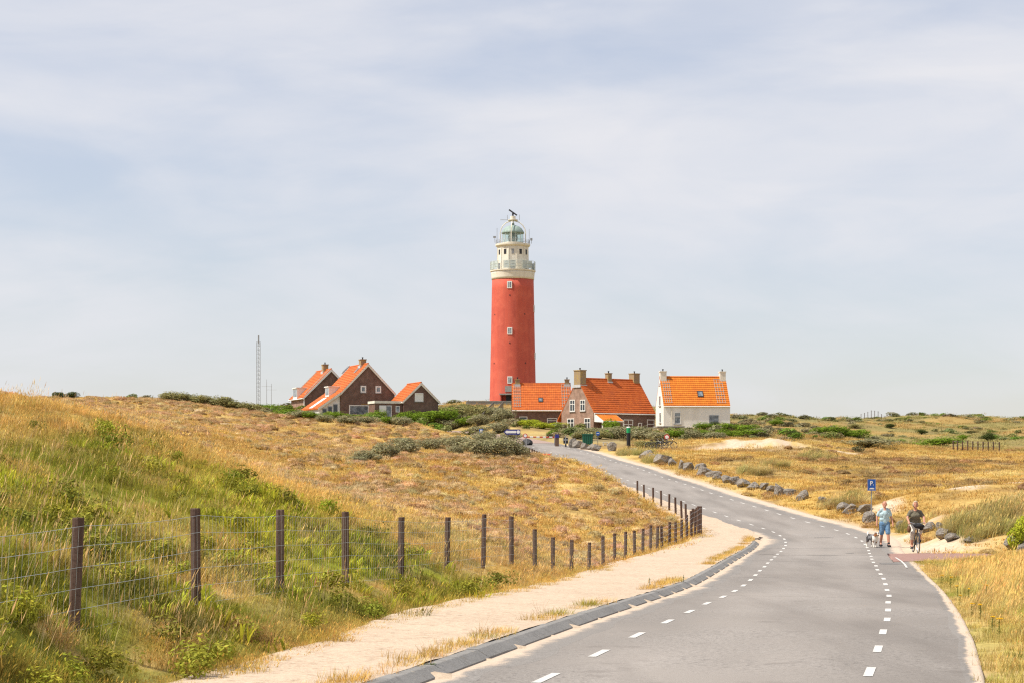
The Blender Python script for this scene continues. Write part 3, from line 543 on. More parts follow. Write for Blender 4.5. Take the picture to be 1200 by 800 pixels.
    def skylight(s, side, u, v, w, h, fm=None):
        p = s.roofpix(side, u, v); k = (s.hr - s.he) / (s.W / 2); sg = 1 if side == 0 else -1; up = Vector((0, sg, k)).normalized(); no = Vector((0, -sg * k, 1)).normalized(); ex = Vector((1, 0, 0))
        def bx(mb, a, b, c, d, n0, n1):
            vs = [p + ex * x + up * y + no * n for n in (n0, n1) for y in (c, d) for x in (a, b)]; mb.add(vs, [(0, 1, 3, 2), (4, 6, 7, 5), (0, 4, 5, 1), (2, 3, 7, 6), (0, 2, 6, 4), (1, 5, 7, 3)])
        mb = MB(); t = .07; bx(mb, -w / 2, -w / 2 + t, -h / 2, h / 2, 0, .14); bx(mb, w / 2 - t, w / 2, -h / 2, h / 2, 0, .14); bx(mb, -w / 2 + t, w / 2 - t, h / 2 - t, h / 2, 0, .138); bx(mb, -w / 2 + t, w / 2 - t, -h / 2, -h / 2 + t, 0, .138)
        o = mb.build('skylight', fm or m_dark, s.roof); g = MB(); bx(g, -w / 2 + t, w / 2 - t, -h / 2 + t, h / 2 - t, .06, .11); g.build('skylight_pane', m_glassl, s.roof)
    def grid(s, side, x0, x1, t0, t1, nx, nz, full=True):
        """pale lattice lying on the tiles"""
        k = (s.hr - s.he) / (s.W / 2); hw = s.W / 2; sg = 1 if side == 0 else -1; y0 = 0 if side == 0 else s.W; up = Vector((0, sg, k)).normalized(); no = Vector((0, -sg * k, 1)).normalized(); ln = math.hypot(hw, s.hr - s.he)
        mb = MB(); b = Vector((0, y0, s.he + .08))
        for i in range(nx):
            x = x0 + (x1 - x0) * i / (nx - 1); mb.tube([b + Vector((x, 0, 0)) + up * (ln * t) + no * .06 for t in (t0, t1)], .03, 4)
        for i in range(nz):
            t = t0 + (t1 - t0) * i / (nz - 1); mb.tube([b + Vector((x, 0, 0)) + up * (ln * t) + no * .065 for x in (x0 - .1, x1 + .1)], .034, 4)
        mb.build('roof_lattice', m_trellis, s.roof)

# brick cottage with the tall gable (nearest corner in the photo at u=695)
H = House('brick_cottage', 695.5, 506, 238, R(37), 10.3, 6.5, 2.65, 6.85, 'brick cottage with tall grey-brown gable and lean-to porch beside the road end', wall=m_brick_lit, tile=m_tile3, z=6.0)
# shade of the long side put into its colour by the darker brick copy
mb = MB(); mb.box(.004, H.L - .004, -.03, .1, -1, H.he - .02); mb.build('side_wall', m_brick, H.root)
H.slope(gab=.02, down0=.18, down1=.9)
for r_ in ((668, 468, 674, 481.5), (680, 468, 686, 481)): H.opening('x0', *r_, bars=(2, 2))
for r_ in ((665, 490, 673, 503), (685, 489.5, 692, 503.5)): H.opening('x0', *r_, bars=(2, 2))
for r_, b_ in (((730.5, 491, 741.5, 506), (2, 2)), ((747.5, 495, 752, 505.5), (1, 1)), ((758, 491, 766.5, 505.5), (1, 2))): H.opening('y0', *r_, bars=b_, glass=m_glassl)
H.chimney(.44, 3.25, .95, 1.3, 5.75, 8.0); H.chimney(5.2, 3.25, .62, .62, 6.3, 7.75); H.chimney(9.75, 3.4, 1.0, 1.0, 5.6, 7.85)
# lean-to porch with tiled roof, posts and white side board
def porch():
    mb = MB(); x0, x1 = .15, 3.5; th = .1; q = [(-.04, 2.35), (-1.75, 1.42)]
    vs = [(x, y, z + t) for t in (.02, -th) for x in (x0, x1) for y, z in q]
    mb.add(vs, [(0, 1, 3, 2), (4, 6, 7, 5), (0, 4, 5, 1), (2, 3, 7, 6), (0, 2, 6, 4), (1, 5, 7, 3)]); po = mb.build('porch_roof', m_tile2, H.root)
    for x in (x0 - .03, x1 + .03):
        b = MB(); vs = [(x + e, y, z) for e in (-.03, .03) for y, z in ((-.04, 2.34), (-1.8, 1.40), (-1.8, 1.2), (-.04, 1.3))]; b.add(vs, [(0, 1, 2, 3), (7, 6, 5, 4), (0, 4, 5, 1), (1, 5, 6, 2), (2, 6, 7, 3), (3, 7, 4, 0)]); b.build('porch_side_board', m_white, H.root)
        p = MB(); p.box(x - .06, x + .06, -1.72, -1.6, -.6, 1.3); p.build('porch_post', m_white, H.root)
    b = MB(); b.box(x0, x1, -1.82, -1.76, 1.28, 1.42); b.build('porch_fascia', m_white, H.root)
porch()
HB = H
# long cottage behind it
H = House('long_cottage', 600.5, 500, 258, R(1), 8.1, 6.4, 2.25, 5.75, 'long low brick cottage with orange roof in front of the lighthouse', wall=m_brick, tile=m_tile, z=7.3)
H.slope(gab=.05, down0=.2)
for r_ in ((608.5, 487.5, 618, 497), (641, 489.5, 653, 497)): H.opening('y0', *r_, bars=(1, 2))
H.chimney(.75, 3.2, .62, .62, 5.4, 6.45); H.chimney(7.65, 3.2, .62, .62, 5.4, 6.45)
H.skylight(0, 633.5, 468.5, .62, .75); H.grid(0, .25, 1.1, .05, .95, 4, 8); H.grid(0, 6.9, 7.9, .05, .95, 4, 8)
# white cottage
H = House('white_cottage', 777.6, 506, 235, R(5), 8.45, 6.0, 3.35, 6.95, 'whitewashed cottage with bright orange roof and two white chimneys', wall=m_whitewall, tile=m_tile2, z=5.95)
H.slope(gab=.0, down0=.08, down1=.1)
H.opening('y0', 790, 482.5, 797.8, 496.5, bars=(1, 2), glass=m_glassl); H.opening('y0', 831, 486, 842, 501, bars=(1, 1), fr=.05, glass=m_glassl, fmat=m_metal)
for r_ in ((772.5, 463.5, 774.5, 475), (773, 483, 775, 495)): H.opening('x0', *r_, fr=.07, glass=m_glassl)
H.chimney(.42, 3.0, .78, .95, 5.9, 7.75, m_cream); H.chimney(8.05, 3.0, .72, .95, 5.9, 7.75, m_cream)
H.skylight(0, 820.5, 461.5, .72, .95); H.grid(0, .3, 1.1, .06, .9, 4, 7); H.grid(0, 6.9, 7.9, .06, .9, 4, 7)
b = MB(); b.tube([(1.0, -.1, 3.2), (1.0, -.1, -.5)], .05, 8); b.build('downpipe', m_cream, H.root)
# low outbuilding between them
q = at(771, 508, 228); o = empty('outbuilding', (q.x, q.y, 5.55), R(6), label='low flat-roofed outbuilding between the brick and white cottages', cat='shed')
MB().box(0, 3.0, 0, 2.5, -.8, .82).build('wall', m_cream, o); MB().box(-.15, 3.25, -.45, 2.7, .84, .98).build('flat_roof', m_stone, o)
MB().box(1.55, 2.95, -.02, .05, -.7, .78).build('opening_shade', m_dark, o)  # dark panel painting the shade inside the open front
for x0, x1 in ((.12, .9), (1.0, 1.42)):
    f = MB(); f.box(x0, x1, -.05, .0, .15, .72); w_ = f.build('window', m_white, o); MB().box(x0 + .05, x1 - .05, -.056, .0, .2, .67).build('pane', m_glassl, w_)

# left group: ridges run away to the left, gables face the camera; origin is the right corner of the gable
bt = 20
def lhouse(name, ul, ur, vb, d, L, W, he, hr, label, z, **k):
    x = (ur - UC) * d / F
    return House(name, ur, vb, d, R(bt + 90), L, W, he, hr, label, z=z, **k)
zL = 8.0
# right corner of the gable stands a little farther than the left one
H = lhouse('gabled_house', 400, 462.5, 488, 238, 8.5, 7.05, 2.85, 6.5, 'big dark brick gabled house with long orange roof sweeping down left', zL, barge=m_cream)
H.slope(gab=.18, down0=.05, down1=.1)
CS = [(H.W + .02, H.he + .05), (H.W + 2.95, H.he - 1.95)]
mb = MB(); vs = [(x, y, z + t) for t in (.06, -.1) for x in (-.18, 8.68) for y, z in CS]; mb.add(vs, [(0, 1, 3, 2), (4, 6, 7, 5), (0, 4, 5, 1), (2, 3, 7, 6), (0, 2, 6, 4), (1, 5, 7, 3)])
for i in range(11):
    a = Vector((0, CS[1][0], CS[1][1] + .06)).lerp(Vector((0, CS[0][0], CS[0][1] + .06)), i / 11); b = Vector((0, CS[1][0], CS[1][1] + .06)).lerp(Vector((0, CS[0][0], CS[0][1] + .06)), (i + 1.02) / 11)
    mb.add([(x, p.y, p.z + e) for x in (-.18, 8.68) for p, e in ((a, .06), (b, .015), (b, .003), (a, .003))], [(0, 1, 5, 4), (0, 4, 7, 3), (0, 3, 2, 1), (4, 5, 6, 7)])
mb.build('lower_roof', m_tile, H.root)
bb = MB(); bb.add([(x, y, z + t) for x in (-.24, -.185) for t in (.04, -.26) for y, z in CS], [(0, 1, 3, 2), (4, 6, 7, 5), (0, 4, 5, 1), (2, 3, 7, 6), (0, 2, 6, 4), (1, 5, 7, 3)]); bb.build('bargeboard', m_cream, H.root)
for r_ in ((422.5, 451.5, 429, 459.5), (440, 451.8, 446.5, 460)): H.opening('x0', *r_, bars=(1, 1), fr=.16, glass=m_glassl)
H.opening('x0', 409, 474, 432, 486.5, bars=(1, 1), fr=.12, glass=m_glassl)
H.chimney(2.2, 3.6, .95, .7, 6.1, 7.25)
k_ = 2.0 / 2.93
for u_, v_ in ((405.5, 433), (420, 432.5)): H.skylight(1, u_, v_, .6, 1.3, m_lead)
# the closed porch under the sweeping roof
mb = MB(); W = H.W; ya, yb = W + .02, W + 2.7
vs = [(x, y, z) for x in (.25, 6.5) for y, z in ((ya, -1), (yb, -1), (yb, H.he - k_ * 2.7 - .08), (ya, H.he - .1))]
mb.add(vs, [(0, 1, 2, 3), (7, 6, 5, 4), (0, 4, 5, 1), (1, 5, 6, 2), (2, 6, 7, 3), (3, 7, 4, 0)]); mb.build('porch_wall', m_white, H.root)
for y in (W + .35, W + 1.05, W + 1.75):
    f = MB(); f.box(.17, .245, y, y + .55, -.4, 1.6 - (y - W) * .4); o = f.build('porch_window', m_metal, H.root); MB().box(.15, .2, y + .07, y + .48, -.3, 1.5 - (y - W) * .4).build('pane', m_glass, o)
def dormer(H, x0, x1, side_y, zb, zt, depth):
    mb = MB(); y1 = side_y; y0 = y1 - depth; mb.box(x0, x1, y0, y1, zb, zt); o = mb.build('dormer', m_white, H.root)
    MB().box(x0 - .12, x1 + .12, y0 - .1, y1 + .12, zt + .003, zt + .12).build('dormer_roof', m_white, H.root)
    n = 2; w = (x1 - x0 - .2) / n
    for i in range(n): MB().box(x0 + .1 + i * w + .08, x0 + .1 + (i + 1) * w - .08, y1 - .02, y1 + .02, zb + .42, zt - .15).build('dormer_window', m_glassl, H.root)
dormer(H, 3.0, 4.9, W + .75, 2.3, 3.7, 1.7)
# white panel strip on the sweeping roof below the dormer
mb = MB(); vs = []
for x in (3.0, 4.7):
    for y in (W + 1.0, W + 2.93): z = H.he - k_ * (y - W) + .21; vs.append((x, y, z)); vs.append((x, y, z - .06))
mb.add(vs, [(0, 2, 6, 4), (1, 5, 7, 3), (0, 1, 3, 2), (4, 6, 7, 5), (0, 4, 5, 1), (2, 3, 7, 6)]); mb.build('roof_panel', m_white, H.root)
MB().box(-.06, .0, 2.6, 4.4, 1.42, 1.55).build('name_board', mat('worn_board', (.32, .2, .08), .8), H.root)

H = lhouse('gabled_house', 357, 418, 490, 256, 8.0, 7.2, 3.15, 6.75, 'dark brick gabled house with white dormer, farthest left', 8.0, barge=m_white)
H.slope(gab=.18, down0=.25, down1=.3); H.chimney(2.9, 3.7, .95, .7, 6.3, 7.6)
dormer(H, 3.2, 5.6, H.W + .35, 2.75, 4.3, 1.9); H.grid(1, .35, .75, .05, .98, 2, 14); H.grid(1, 7.3, 7.8, .05, .98, 2, 14)
mb = MB(); mb.box(.02, H.L - .02, H.W - .05, H.W + .03, -1, H.he - .03); mb.build('side_wall', m_brick_lit, H.root)  # sun-facing wall: its lit tone is painted in by the lighter brick
for x in (1.2, 3.4):
    f = MB(); f.box(x, x + 1.5, H.W - .02, H.W + .08, -.2, 1.15); o = f.build('window', m_white, H.root); MB().box(x + .15, x + 1.35, H.W, H.W + .095, -.1, 1.05).build('pane', m_glassl, o)
MB().tube([(.05, H.W + .12, 3), (.05, H.W + .12, -.6)], .06, 8).build('downpipe', m_white, H.root)

H = lhouse('small_gabled_house', 474.5, 513.5, 488, 233.5, 5.6, 4.5, 1.75, 3.95, 'small brick gabled house with square white window, right of the big gable', zL, barge=m_cream)
H.slope(gab=.15, down0=.2, down1=.15); H.opening('x0', 486, 460, 496, 470, fr=.13, glass=m_white)
# flat-roofed link to the big house
mb = MB(); mb.box(.35, 3.2, H.W + .02, H.W + 3.55, -1, 1.4); mb.build('link_wall', m_brick, H.root)
MB().box(.2, 3.3, H.W + .01, H.W + 3.65, 1.41, 1.72).build('fascia', m_cream, H.root)
for y0, y1, z0, z1, mm, nm in ((H.W + 2.15, H.W + 2.95, -.5, 1.1, m_white, 'door'), (H.W + 1.5, H.W + 2.1, -.3, 1.1, m_glassl, 'window'), (H.W + .45, H.W + .85, .4, 1.05, m_white, 'window')):
    f = MB(); f.box(.28, .36, y0 - .06, y1 + .06, z0 - .06, z1 + .06); o = f.build(nm, m_white, H.root); MB().box(.26, .34, y0 + .02, y1 - .02, z0 + .02, z1 - .02).build('panel' if nm == 'door' else 'pane', mm if nm == 'door' else m_glassl, o)

# ------------------------------------------------------------------ lighthouse
LD = 345.; px = LD / F
lh = empty('lighthouse', at(601, 472, LD), label='tall red lighthouse with white top, galleries and green domed lantern', cat='lighthouse')
mb = MB(); n = 64; prof = [(4.35, -3), (4.3, 0)] + [(4.28 - .45 * t ** .9, 22.5 * t) for t in np.linspace(.03, 1, 14)]; mb.lathe(prof, n); mb.build('tower_shaft', m_redpaint, lh, smooth=True)
MB().lathe([(3.9, 22.503), (3.93, 22.9), (4.0, 23.6), (4.05, 23.9)], 64).build('white_band', m_cream, lh, smooth=True)
g = MB().lathe([(4.0, 23.903), (4.18, 24.0), (4.2, 24.2), (3.2, 24.22)], 48).build('lower_gallery', m_cream, lh)
def railing(z, r, h, n, rows, parent, m, rad=.035):
    for k in range(n):
        a = k * 2 * math.pi / n; MB().tube([(r * math.cos(a), r * math.sin(a), z), (r * math.cos(a), r * math.sin(a), z + h)], rad, 5).build('rail_post', m, parent)
    mb = MB()
    for i in range(rows):
        zz = z + h * (i + 1) / rows; mb.tube([(r * math.cos(a), r * math.sin(a), zz) for a in np.linspace(0, 2 * math.pi, 41)], rad * .8, 5, cap=False)
    mb.build('rail', m, parent)
railing(24.2, 4.12, 1.6, 22, 3, g, m_rail)
m_panel = mat('frosted_panel', (.48, .54, .52), .35, noise=[(1.5, .4, .6, (.36, .42, .41))], spec=.5)
for k in range(22):
    if k % 3 == 2: continue
    a0, a1 = (k + .08) * 2 * math.pi / 22, (k + .92) * 2 * math.pi / 22; mb = MB(); vs = [(r * math.cos(a), r * math.sin(a), z) for r in (4.09, 4.13) for z in (24.35, 25.72) for a in (a0, a1)]
    mb.add(vs, [(0, 1, 3, 2), (4, 6, 7, 5), (0, 4, 5, 1), (2, 3, 7, 6), (0, 2, 6, 4), (1, 5, 7, 3)]); mb.build('rail_panel', m_panel, g)
wr = MB().lathe([(2.98, 24.23), (2.9, 28.55)], 12, a0=R(15)).build('watch_room', m_cream, lh)
mb = MB()
for k in range(12): a = R(15) + k * R(30); mb.tube([(2.99 * math.cos(a), 2.99 * math.sin(a), 24.2), (2.91 * math.cos(a), 2.91 * math.sin(a), 28.5)], .07, 4)
for z in (25.6, 27.0, 28.2): mb.lathe([(2.985 - (z - 24.2) * .018, z), (2.985 - (z - 24.2) * .018, z + .07)], 12, a0=R(15))
mb.build('corner_trim', m_cream, wr)
for k in range(12):
    a = R(-90) + k * R(30); r = 2.9 * math.cos(R(15)); M = Matrix.Rotation(a, 4, 'Z')
    MB().box(r - .1, r + .07, -.24, .24, 27.05, 27.95, M).build('small_window', m_dark if k % 3 else m_metal, wr)
    if k % 2 == 0: MB().box(r - .1, r + .12, -.36, .36, 24.25, 25.5, M).build('gallery_door', m_metal, wr)
ug = MB().lathe([(2.95, 28.553), (3.18, 28.75), (3.2, 29.05), (2.0, 29.07)], 48).build('upper_gallery', m_cream, lh)
railing(29.05, 3.1, .75, 18, 3, ug, m_metal, .03)
ln = MB().lathe([(1.95, 29.08), (1.95, 29.35)], 24).build('lantern_base', m_cream, lh)
MB().lathe([(.35, 29.36), (.8, 29.6), (.95, 30.2), (.8, 30.8), (.35, 31.0)], 20).build('lens', m_lens, ln, smooth=True)
m_lglass = bpy.data.materials.new('lantern_glass'); m_lglass.use_nodes = True
b_ = m_lglass.node_tree.nodes['Principled BSDF']; b_.inputs['Transmission Weight'].default_value = .9; b_.inputs['Roughness'].default_value = .02; b_.inputs['Base Color'].default_value = (.85, .95, .92, 1); b_.inputs['IOR'].default_value = 1.05
for k in range(12):
    a = k * R(30); M = Matrix.Rotation(a, 4, 'Z'); w2 = 1.9 * math.tan(R(15)); MB().box(1.88, 1.9, -w2 + .04, w2 - .04, 29.36, 31.05, M).build('lantern_pane', m_lglass, ln)
    a += R(15); MB().tube([(1.95 * math.cos(a), 1.95 * math.sin(a), 29.35), (1.95 * math.cos(a), 1.95 * math.sin(a), 31.08)], .05, 5).build('mullion', m_rail, ln)
dm = MB().lathe([(2.08, 31.05), (2.1, 31.2), (1.95, 31.5), (1.65, 31.95), (1.2, 32.3), (.7, 32.5), (.3, 32.58), (.28, 32.9), (.06, 32.95)], 32).build('dome', m_copper, lh, smooth=True)
cg = MB()
for k in range(4):
    a = R(90) * k + R(83); mb = cg; mb.tube([(r * math.cos(a), r * math.sin(a), z) for r, z in ((2.35, 29.05), (2.35, 31.2), (2.2, 31.9), (1.8, 32.6), (1.2, 33.1), (.4, 33.35), (0, 33.4))], .09, 6)
cg = cg.build('cage_arms', m_cream, lh)
pl = MB().lathe([(.9, 33.42), (.95, 33.5), (.95, 33.58), (.5, 33.6), (.5, 34.2), (.3, 34.25)], 20).build('antenna_platform', m_cream, lh)
mb = MB(); mb.tube([(0, 0, 34.2), (0, 0, 34.8)], .16, 8); mb.box(-.9, .9, -.1, .1, 34.8, 35.05, Matrix.Translation((0, 0, 34.9)) @ Matrix.Rotation(R(35), 4, 'Y') @ Matrix.Translation((0, 0, -34.9))); mb.build('radar_antenna', m_dark, lh)
mb = MB()
for x, y, z0, z1 in ((-2.9, -.6, 29.2, 32.0), (3.0, -.4, 29.2, 31.8), (-3.3, -.5, 29.3, 30.4), (3.4, 0, 29.2, 30.2), (-1.0, -.2, 33.5, 34.4), (1.2, -.2, 33.5, 34.5)): mb.tube([(x, y, z0), (x, y, z1)], .04, 5)
mb.tube([(-2.3, -.2, 33.55), (.9, -.2, 33.55)], .05, 5); mb.box(-3.6, -3.1, -.7, -.4, 30.2, 30.5); mb.box(3.2, 3.6, -.2, .2, 29.8, 30.2)
mb.build('antennas', m_metal, lh)
for z, ang in ((21.3, -99), (12.9, -98), (4.1, -97.5), (17.2, -8), (8.6, -8)):
    r = 4.28 - .45 * (z / 22.5) ** .9; M = Matrix.Rotation(R(ang), 4, 'Z')
    f = MB(); f.box(r - .3, r + .09, -.45, .45, z - .65, z + .65, M); o = f.build('window', m_white, lh); p = MB()
    for y0, y1, z0, z1 in ((-.30, -.04, -.48, .48), (.04, .30, -.48, .48)): p.box(r - .1, r + .105, y0, y1, z + z0, z + z1, M)
    p.build('pane', m_glassl, o)
for z, ang in ((19.4, -98), (16, -146), (16, -57), (10.8, -98), (7.2, -146), (7.2, -56)):
    r = 4.28 - .45 * (z / 22.5) ** .9; MB().box(r - .1, r + .05, -.1, .1, z - .1, z + .1, Matrix.Rotation(R(ang), 4, 'Z')).build('vent', m_dark, lh)
M = Matrix.Rotation(R(-100), 4, 'Z'); MB().box(4.1, 4.33, -.7, .7, 1.95, 3.0, M).build('plaque', m_stone, lh)
po = MB(); po.box(4.0, 5.6, -1.5, 1.5, 1.35, 1.6, M); po = po.build('porch_roof', m_stone, lh); MB().box(4.0, 4.36, -.5, 1.2, -.2, 1.33, M).build('door', m_dark, lh)
for y in (-1.4, 1.25): MB().box(4.0, 5.4, y, y + .2, -.3, 1.34, M).build('porch_side', m_redpaint, lh)
# ring wall and stairs in front of the lighthouse
q = at(546, 475, 336); o = empty('retaining_wall', q, R(2), label='dark grey low wall at the foot of the lighthouse', cat='wall')
mb = MB(); mb.box(0, 16, 0, .4, -1.5, .75); mb.build('wall', m_stone, o)
for x in np.arange(.2, 16, 1.15): MB().box(x, x + 1.12, -.05, .46, .753, .9).build('coping_stone', m_stone, o)
q0, q1 = at(571, 494, 262), at(584, 478, 300)
o = empty('staircase', q0, label='dark wooden staircase climbing the scrub slope to the lighthouse', cat='stairs'); dv = q1 - q0; m_step = mat('dark_timber', (.09, .075, .06), .85, noise=[(6, .45, .65, (.15, .13, .11))])
sd = Vector((dv.y, -dv.x, 0)).normalized() * .75
for sg in (-1, 1):
    mb = MB(); mb.tube([sd * sg + Vector((0, 0, 1.0)), dv + sd * sg + Vector((0, 0, 1.0))], .09, 6); mb.tube([sd * sg, dv + sd * sg], .14, 6)
    for t in np.linspace(0, 1, 12): mb.tube([dv * t + sd * sg, dv * t + sd * sg + Vector((0, 0, 1))], .06, 5)
    mb.build('handrail', m_step, o)
for t in np.linspace(0, 1, 34): c = dv * t; M = Matrix.Translation(c) @ Matrix.Rotation(math.atan2(dv.y, dv.x) - R(90), 4, 'Z'); MB().box(-.8, .8, -.5, .5, -.05, .05, M).build('step', m_step, o)
# radio masts
def lattice(u, v0, v1, d, wd, label):
    q = at(u, v1, d); h = (v1 - v0) * d / F; o = empty('lattice_mast', (q.x, q.y, q.z - 1), label=label, cat='mast'); h += 1
    c = [Vector((wd * math.cos(a), wd * math.sin(a), 0)) for a in (R(90), R(210), R(330))]
    for p in c: MB().tube([p, p + Vector((0, 0, h * .92))], .045, 6).build('mast_leg', m_metal, o)
    mb = MB(); n = int(h / .7)
    for i in range(n):
        for k in range(3): a, b = c[k], c[(k + 1) % 3]; z0, z1 = h * .92 * i / n, h * .92 * (i + 1) / n; mb.tube([a + Vector((0, 0, z0)), b + Vector((0, 0, z1))], .014, 4); mb.tube([a + Vector((0, 0, z1)), b + Vector((0, 0, z1))], .014, 4)
    mb.build('bracing', m_metal, o); MB().tube([(0, 0, h * .9), (0, 0, h)], .12, 6).build('top_antenna', m_metal, o)
lattice(303, 393, 480, 300, .32, 'tall thin steel lattice mast left of the gabled houses')
for u, v0, lab in ((312.5, 444, 'short thin pole mast with a crossarm between the lattice mast and houses'), (318, 449, 'faintest thin pole mast close to the farthest left house')):
    q = at(u, 482, 330); o = empty('pole_mast', q, label=lab, cat='mast'); h = (482 - v0) * 330 / F; MB().tube([(0, 0, -1), (0, 0, h)], [.05, .03], 6).build('pole', m_metal, o); MB().tube([(-.9, 0, h * .78), (.9, 0, h * .78)], .02, 5).build('crossarm', m_metal, o)
# ------------------------------------------------------------------ placing things on the ground
def ground_hit(u, v, dmin=12, dmax=420):
    d = dmin * (dmax / dmin) ** np.linspace(0, 1, 1500); x = (u - UC) * d / F; z = EYE + (VH - v) * d / F; g = height(x, d); k = np.argmax(g >= z)
    return Vector((x[k], d[k], g[k])) if g[k] >= z[k] else Vector((x[-1], d[-1], g[-1]))
ORD = ['first', 'second', 'third', 'fourth', 'fifth', 'sixth', 'seventh', 'eighth', 'ninth', 'tenth', 'eleventh', 'twelfth', 'thirteenth', 'fourteenth', 'fifteenth', 'sixteenth', 'seventeenth', 'eighteenth', 'nineteenth', 'twentieth']

# ------------------------------------------------------------------ fence
m_post = mat('brown_fence_post', (.095, .058, .044), .8, noise=[((18, 18, 1.2), .45, .65, (.15, .10, .08)), (30, .55, .7, (.06, .036, .028))], bump=[(25, .4, .01)], spec=.15)
m_wire = mat('galvanised_wire', (.42, .45, .45), .45, metallic=.6)
fp = [at(*p) for p in POSTS]; fz = height([p.x for p in fp], [p.y for p in fp])
fence = empty('wire_fence', (fp[0].x, fp[0].y, fz[0]), label='wire mesh fence on brown posts curving along the sand path', cat='fence'); f0 = Vector(fence.location)
def post(parent, base, top, lean, r=.058, n=14):
    """round post with two grooves down its sides"""
    mb = MB(); vs = []; prof = [1 if k not in (3, 10) else .80 for k in range(n)]
    for t, sc in ((0, 1), (.5, 1), (.992, 1), (1, .94)):
        c = base.lerp(top, t)
        vs += [c + Vector((math.cos(k * 2 * math.pi / n + lean[2]), math.sin(k * 2 * math.pi / n + lean[2]), 0)) * r * prof[k] * sc for k in range(n)]
    fs = [(i * n + k, i * n + (k + 1) % n, (i + 1) * n + (k + 1) % n, (i + 1) * n + k) for i in range(3) for k in range(n)] + [tuple(3 * n + k for k in range(n))]
    o = mb.add(vs, fs).build('post', m_post, parent); return o
tops = []; bots = []
allp = [(p, 1) for p in fp] + [(at(*q), 2) for q in POSTS2]
for i, (p, k) in enumerate(allp):
    g = h1(p.x, p.y); b = Vector((p.x, p.y, g - .25)) - f0; t = Vector((p.x + rnd.uniform(-.04, .04), p.y + rnd.uniform(-.03, .03), max(p.z, g + .95))) - f0
    if i == 0: t = Vector((at(92, 606, 18.2).x, p.y, p.z)) - f0; b.x = (85 - UC) * 18.2 / F - f0.x
    post(fence, b, t, (0, 0, rnd.uniform(0, 3))); tops.append(t); bots.append(Vector((b.x, b.y, g - f0.z)))
dirn = (tops[0] - tops[1]); ext = tops[0] + dirn * 1.0; extb = bots[0] + dirn * 1.0; extb.z = bots[0].z + .05
e2 = ext + dirn; post(fence, Vector((ext.x, ext.y, extb.z - .3)), ext, (0, 0, 1))
chain = [(ext, extb)] + list(zip(tops, bots))
for i in range(len(chain) - 1):
    (t0, b0), (t1, b1) = chain[i], chain[i + 1]
    near = (t0 + f0).y < 72; L = (t1 - t0).length
    if L > 9: continue
    fr = Vector(((t1 - t0).y, -(t1 - t0).x, 0)).normalized() * .066; mb = MB(); ns = 5
    def wp(t, k):
        a = b0.lerp(t0, k); b = b1.lerp(t1, k); return a.lerp(b, t) + fr + Vector((0, 0, -.03 * math.sin(math.pi * t) * k))
    for k in (.04, .22, .40, .58, .76, .93): mb.tube([wp(t, k) for t in np.linspace(0, 1, ns)], .0026 if near else .005, 3, cap=False)
    if near:
        nv = int(L / .15)
        for j in range(1, nv): mb.tube([wp(j / nv, .04), wp(j / nv, .93)], .0015, 3, cap=False)
    mb.build('wire_netting', m_wire, fence)

# ------------------------------------------------------------------ boulders
m_rock = mat('boulder_stone', (.22, .195, .168), .92, noise=[(1.6, .42, .62, (.32, .285, .245)), (2.6, .52, .66, (.11, .098, .088)), (1.5, .60, .68, (.38, .25, .10)), (9, .5, .7, (.28, .255, .225))], bump=[(3, .9, .3), (9, .7, .12)], spec=.1)
def rock_mesh(seed):
    r = random.Random(seed); bm = bmesh.new(); bmesh.ops.create_icosphere(bm, subdivisions=4, radius=1)
    pl = []
    for _ in range(11):
        n = Vector((r.gauss(0, 1), r.gauss(0, 1), r.gauss(0, 1))).normalized(); pl.append((n, r.uniform(.45, .8)))
    for v in bm.verts:
        for n, d in pl:
            e = v.co.dot(n) - d
            if e > 0: v.co -= n * e
        q = v.co * 3.1 + Vector((seed * 3.7, 0, 0)); v.co *= 1 + .05 * (float(vnoise(q.x + q.z, q.y - q.z, seed)) - .5) + .03 * (float(vnoise(q.x * 3 + q.z * 2, q.y * 3, seed + 5)) - .5)
    xs = [max(v.co[k] for v in bm.verts) - min(v.co[k] for v in bm.verts) for k in range(3)]; lo = [min(v.co[k] for v in bm.verts) for k in range(3)]
    for v in bm.verts: v.co = Vector([(v.co[k] - lo[k]) / xs[k] - .5 for k in range(3)])
    me = bpy.data.meshes.new('boulder'); bm.to_mesh(me); bm.free(); me.materials.append(m_rock)
    return me
rocks = [rock_mesh(i) for i in range(9)]
def boulder(u0, u1, v0, v1, label, group, k, z_sink=.22, name='boulder', m=None):
    p = ground_hit((u0 + u1) / 2, v1 - .5, 60); w = (u1 - u0) * p.y / F * 1.25; h = (v1 - v0) * p.y / F * 1.05
    o = link(name, rocks[k % len(rocks)], label=label, cat='boulder', group=group); dp = w * rnd.uniform(.7, .95)
    o.scale = (w, dp, h * (1 + z_sink)); o.location = (p.x, p.y + dp * .35, p.z + h * (1 + z_sink) / 2 - h * z_sink); o.rotation_euler = (R(rnd.uniform(-6, 6)), R(rnd.uniform(-8, 8)), rnd.choice((0, math.pi)) + R(rnd.uniform(-18, 18)))
    return o
ROW = [(1013,1026,600,612.5),(1007,1021,592,601.5),(990,1011,591,602),(983,999.5,589,600),(971,981.5,585.5,593),(960,968,582,588),(935,947.5,574,586),(919,935,573,579.5),(908,921,566,581),(900,911,569,576.5),(891,900,566,574.5),(877,892,565,573.5),(865,880,561,571),(855,866,558,568),(847,857,557,566),(836,847,555,562),(829,845,552,558.5),(818,835,545,557),(815,827,543,550.5),(802,813,542,552),(795,804,539,550),(784,793,537,546),(768,786,532,543.5),(760,769,532,540),(751,765,527,537),(737.5,748,525,530.5),(728,735,526.5,532.5)]
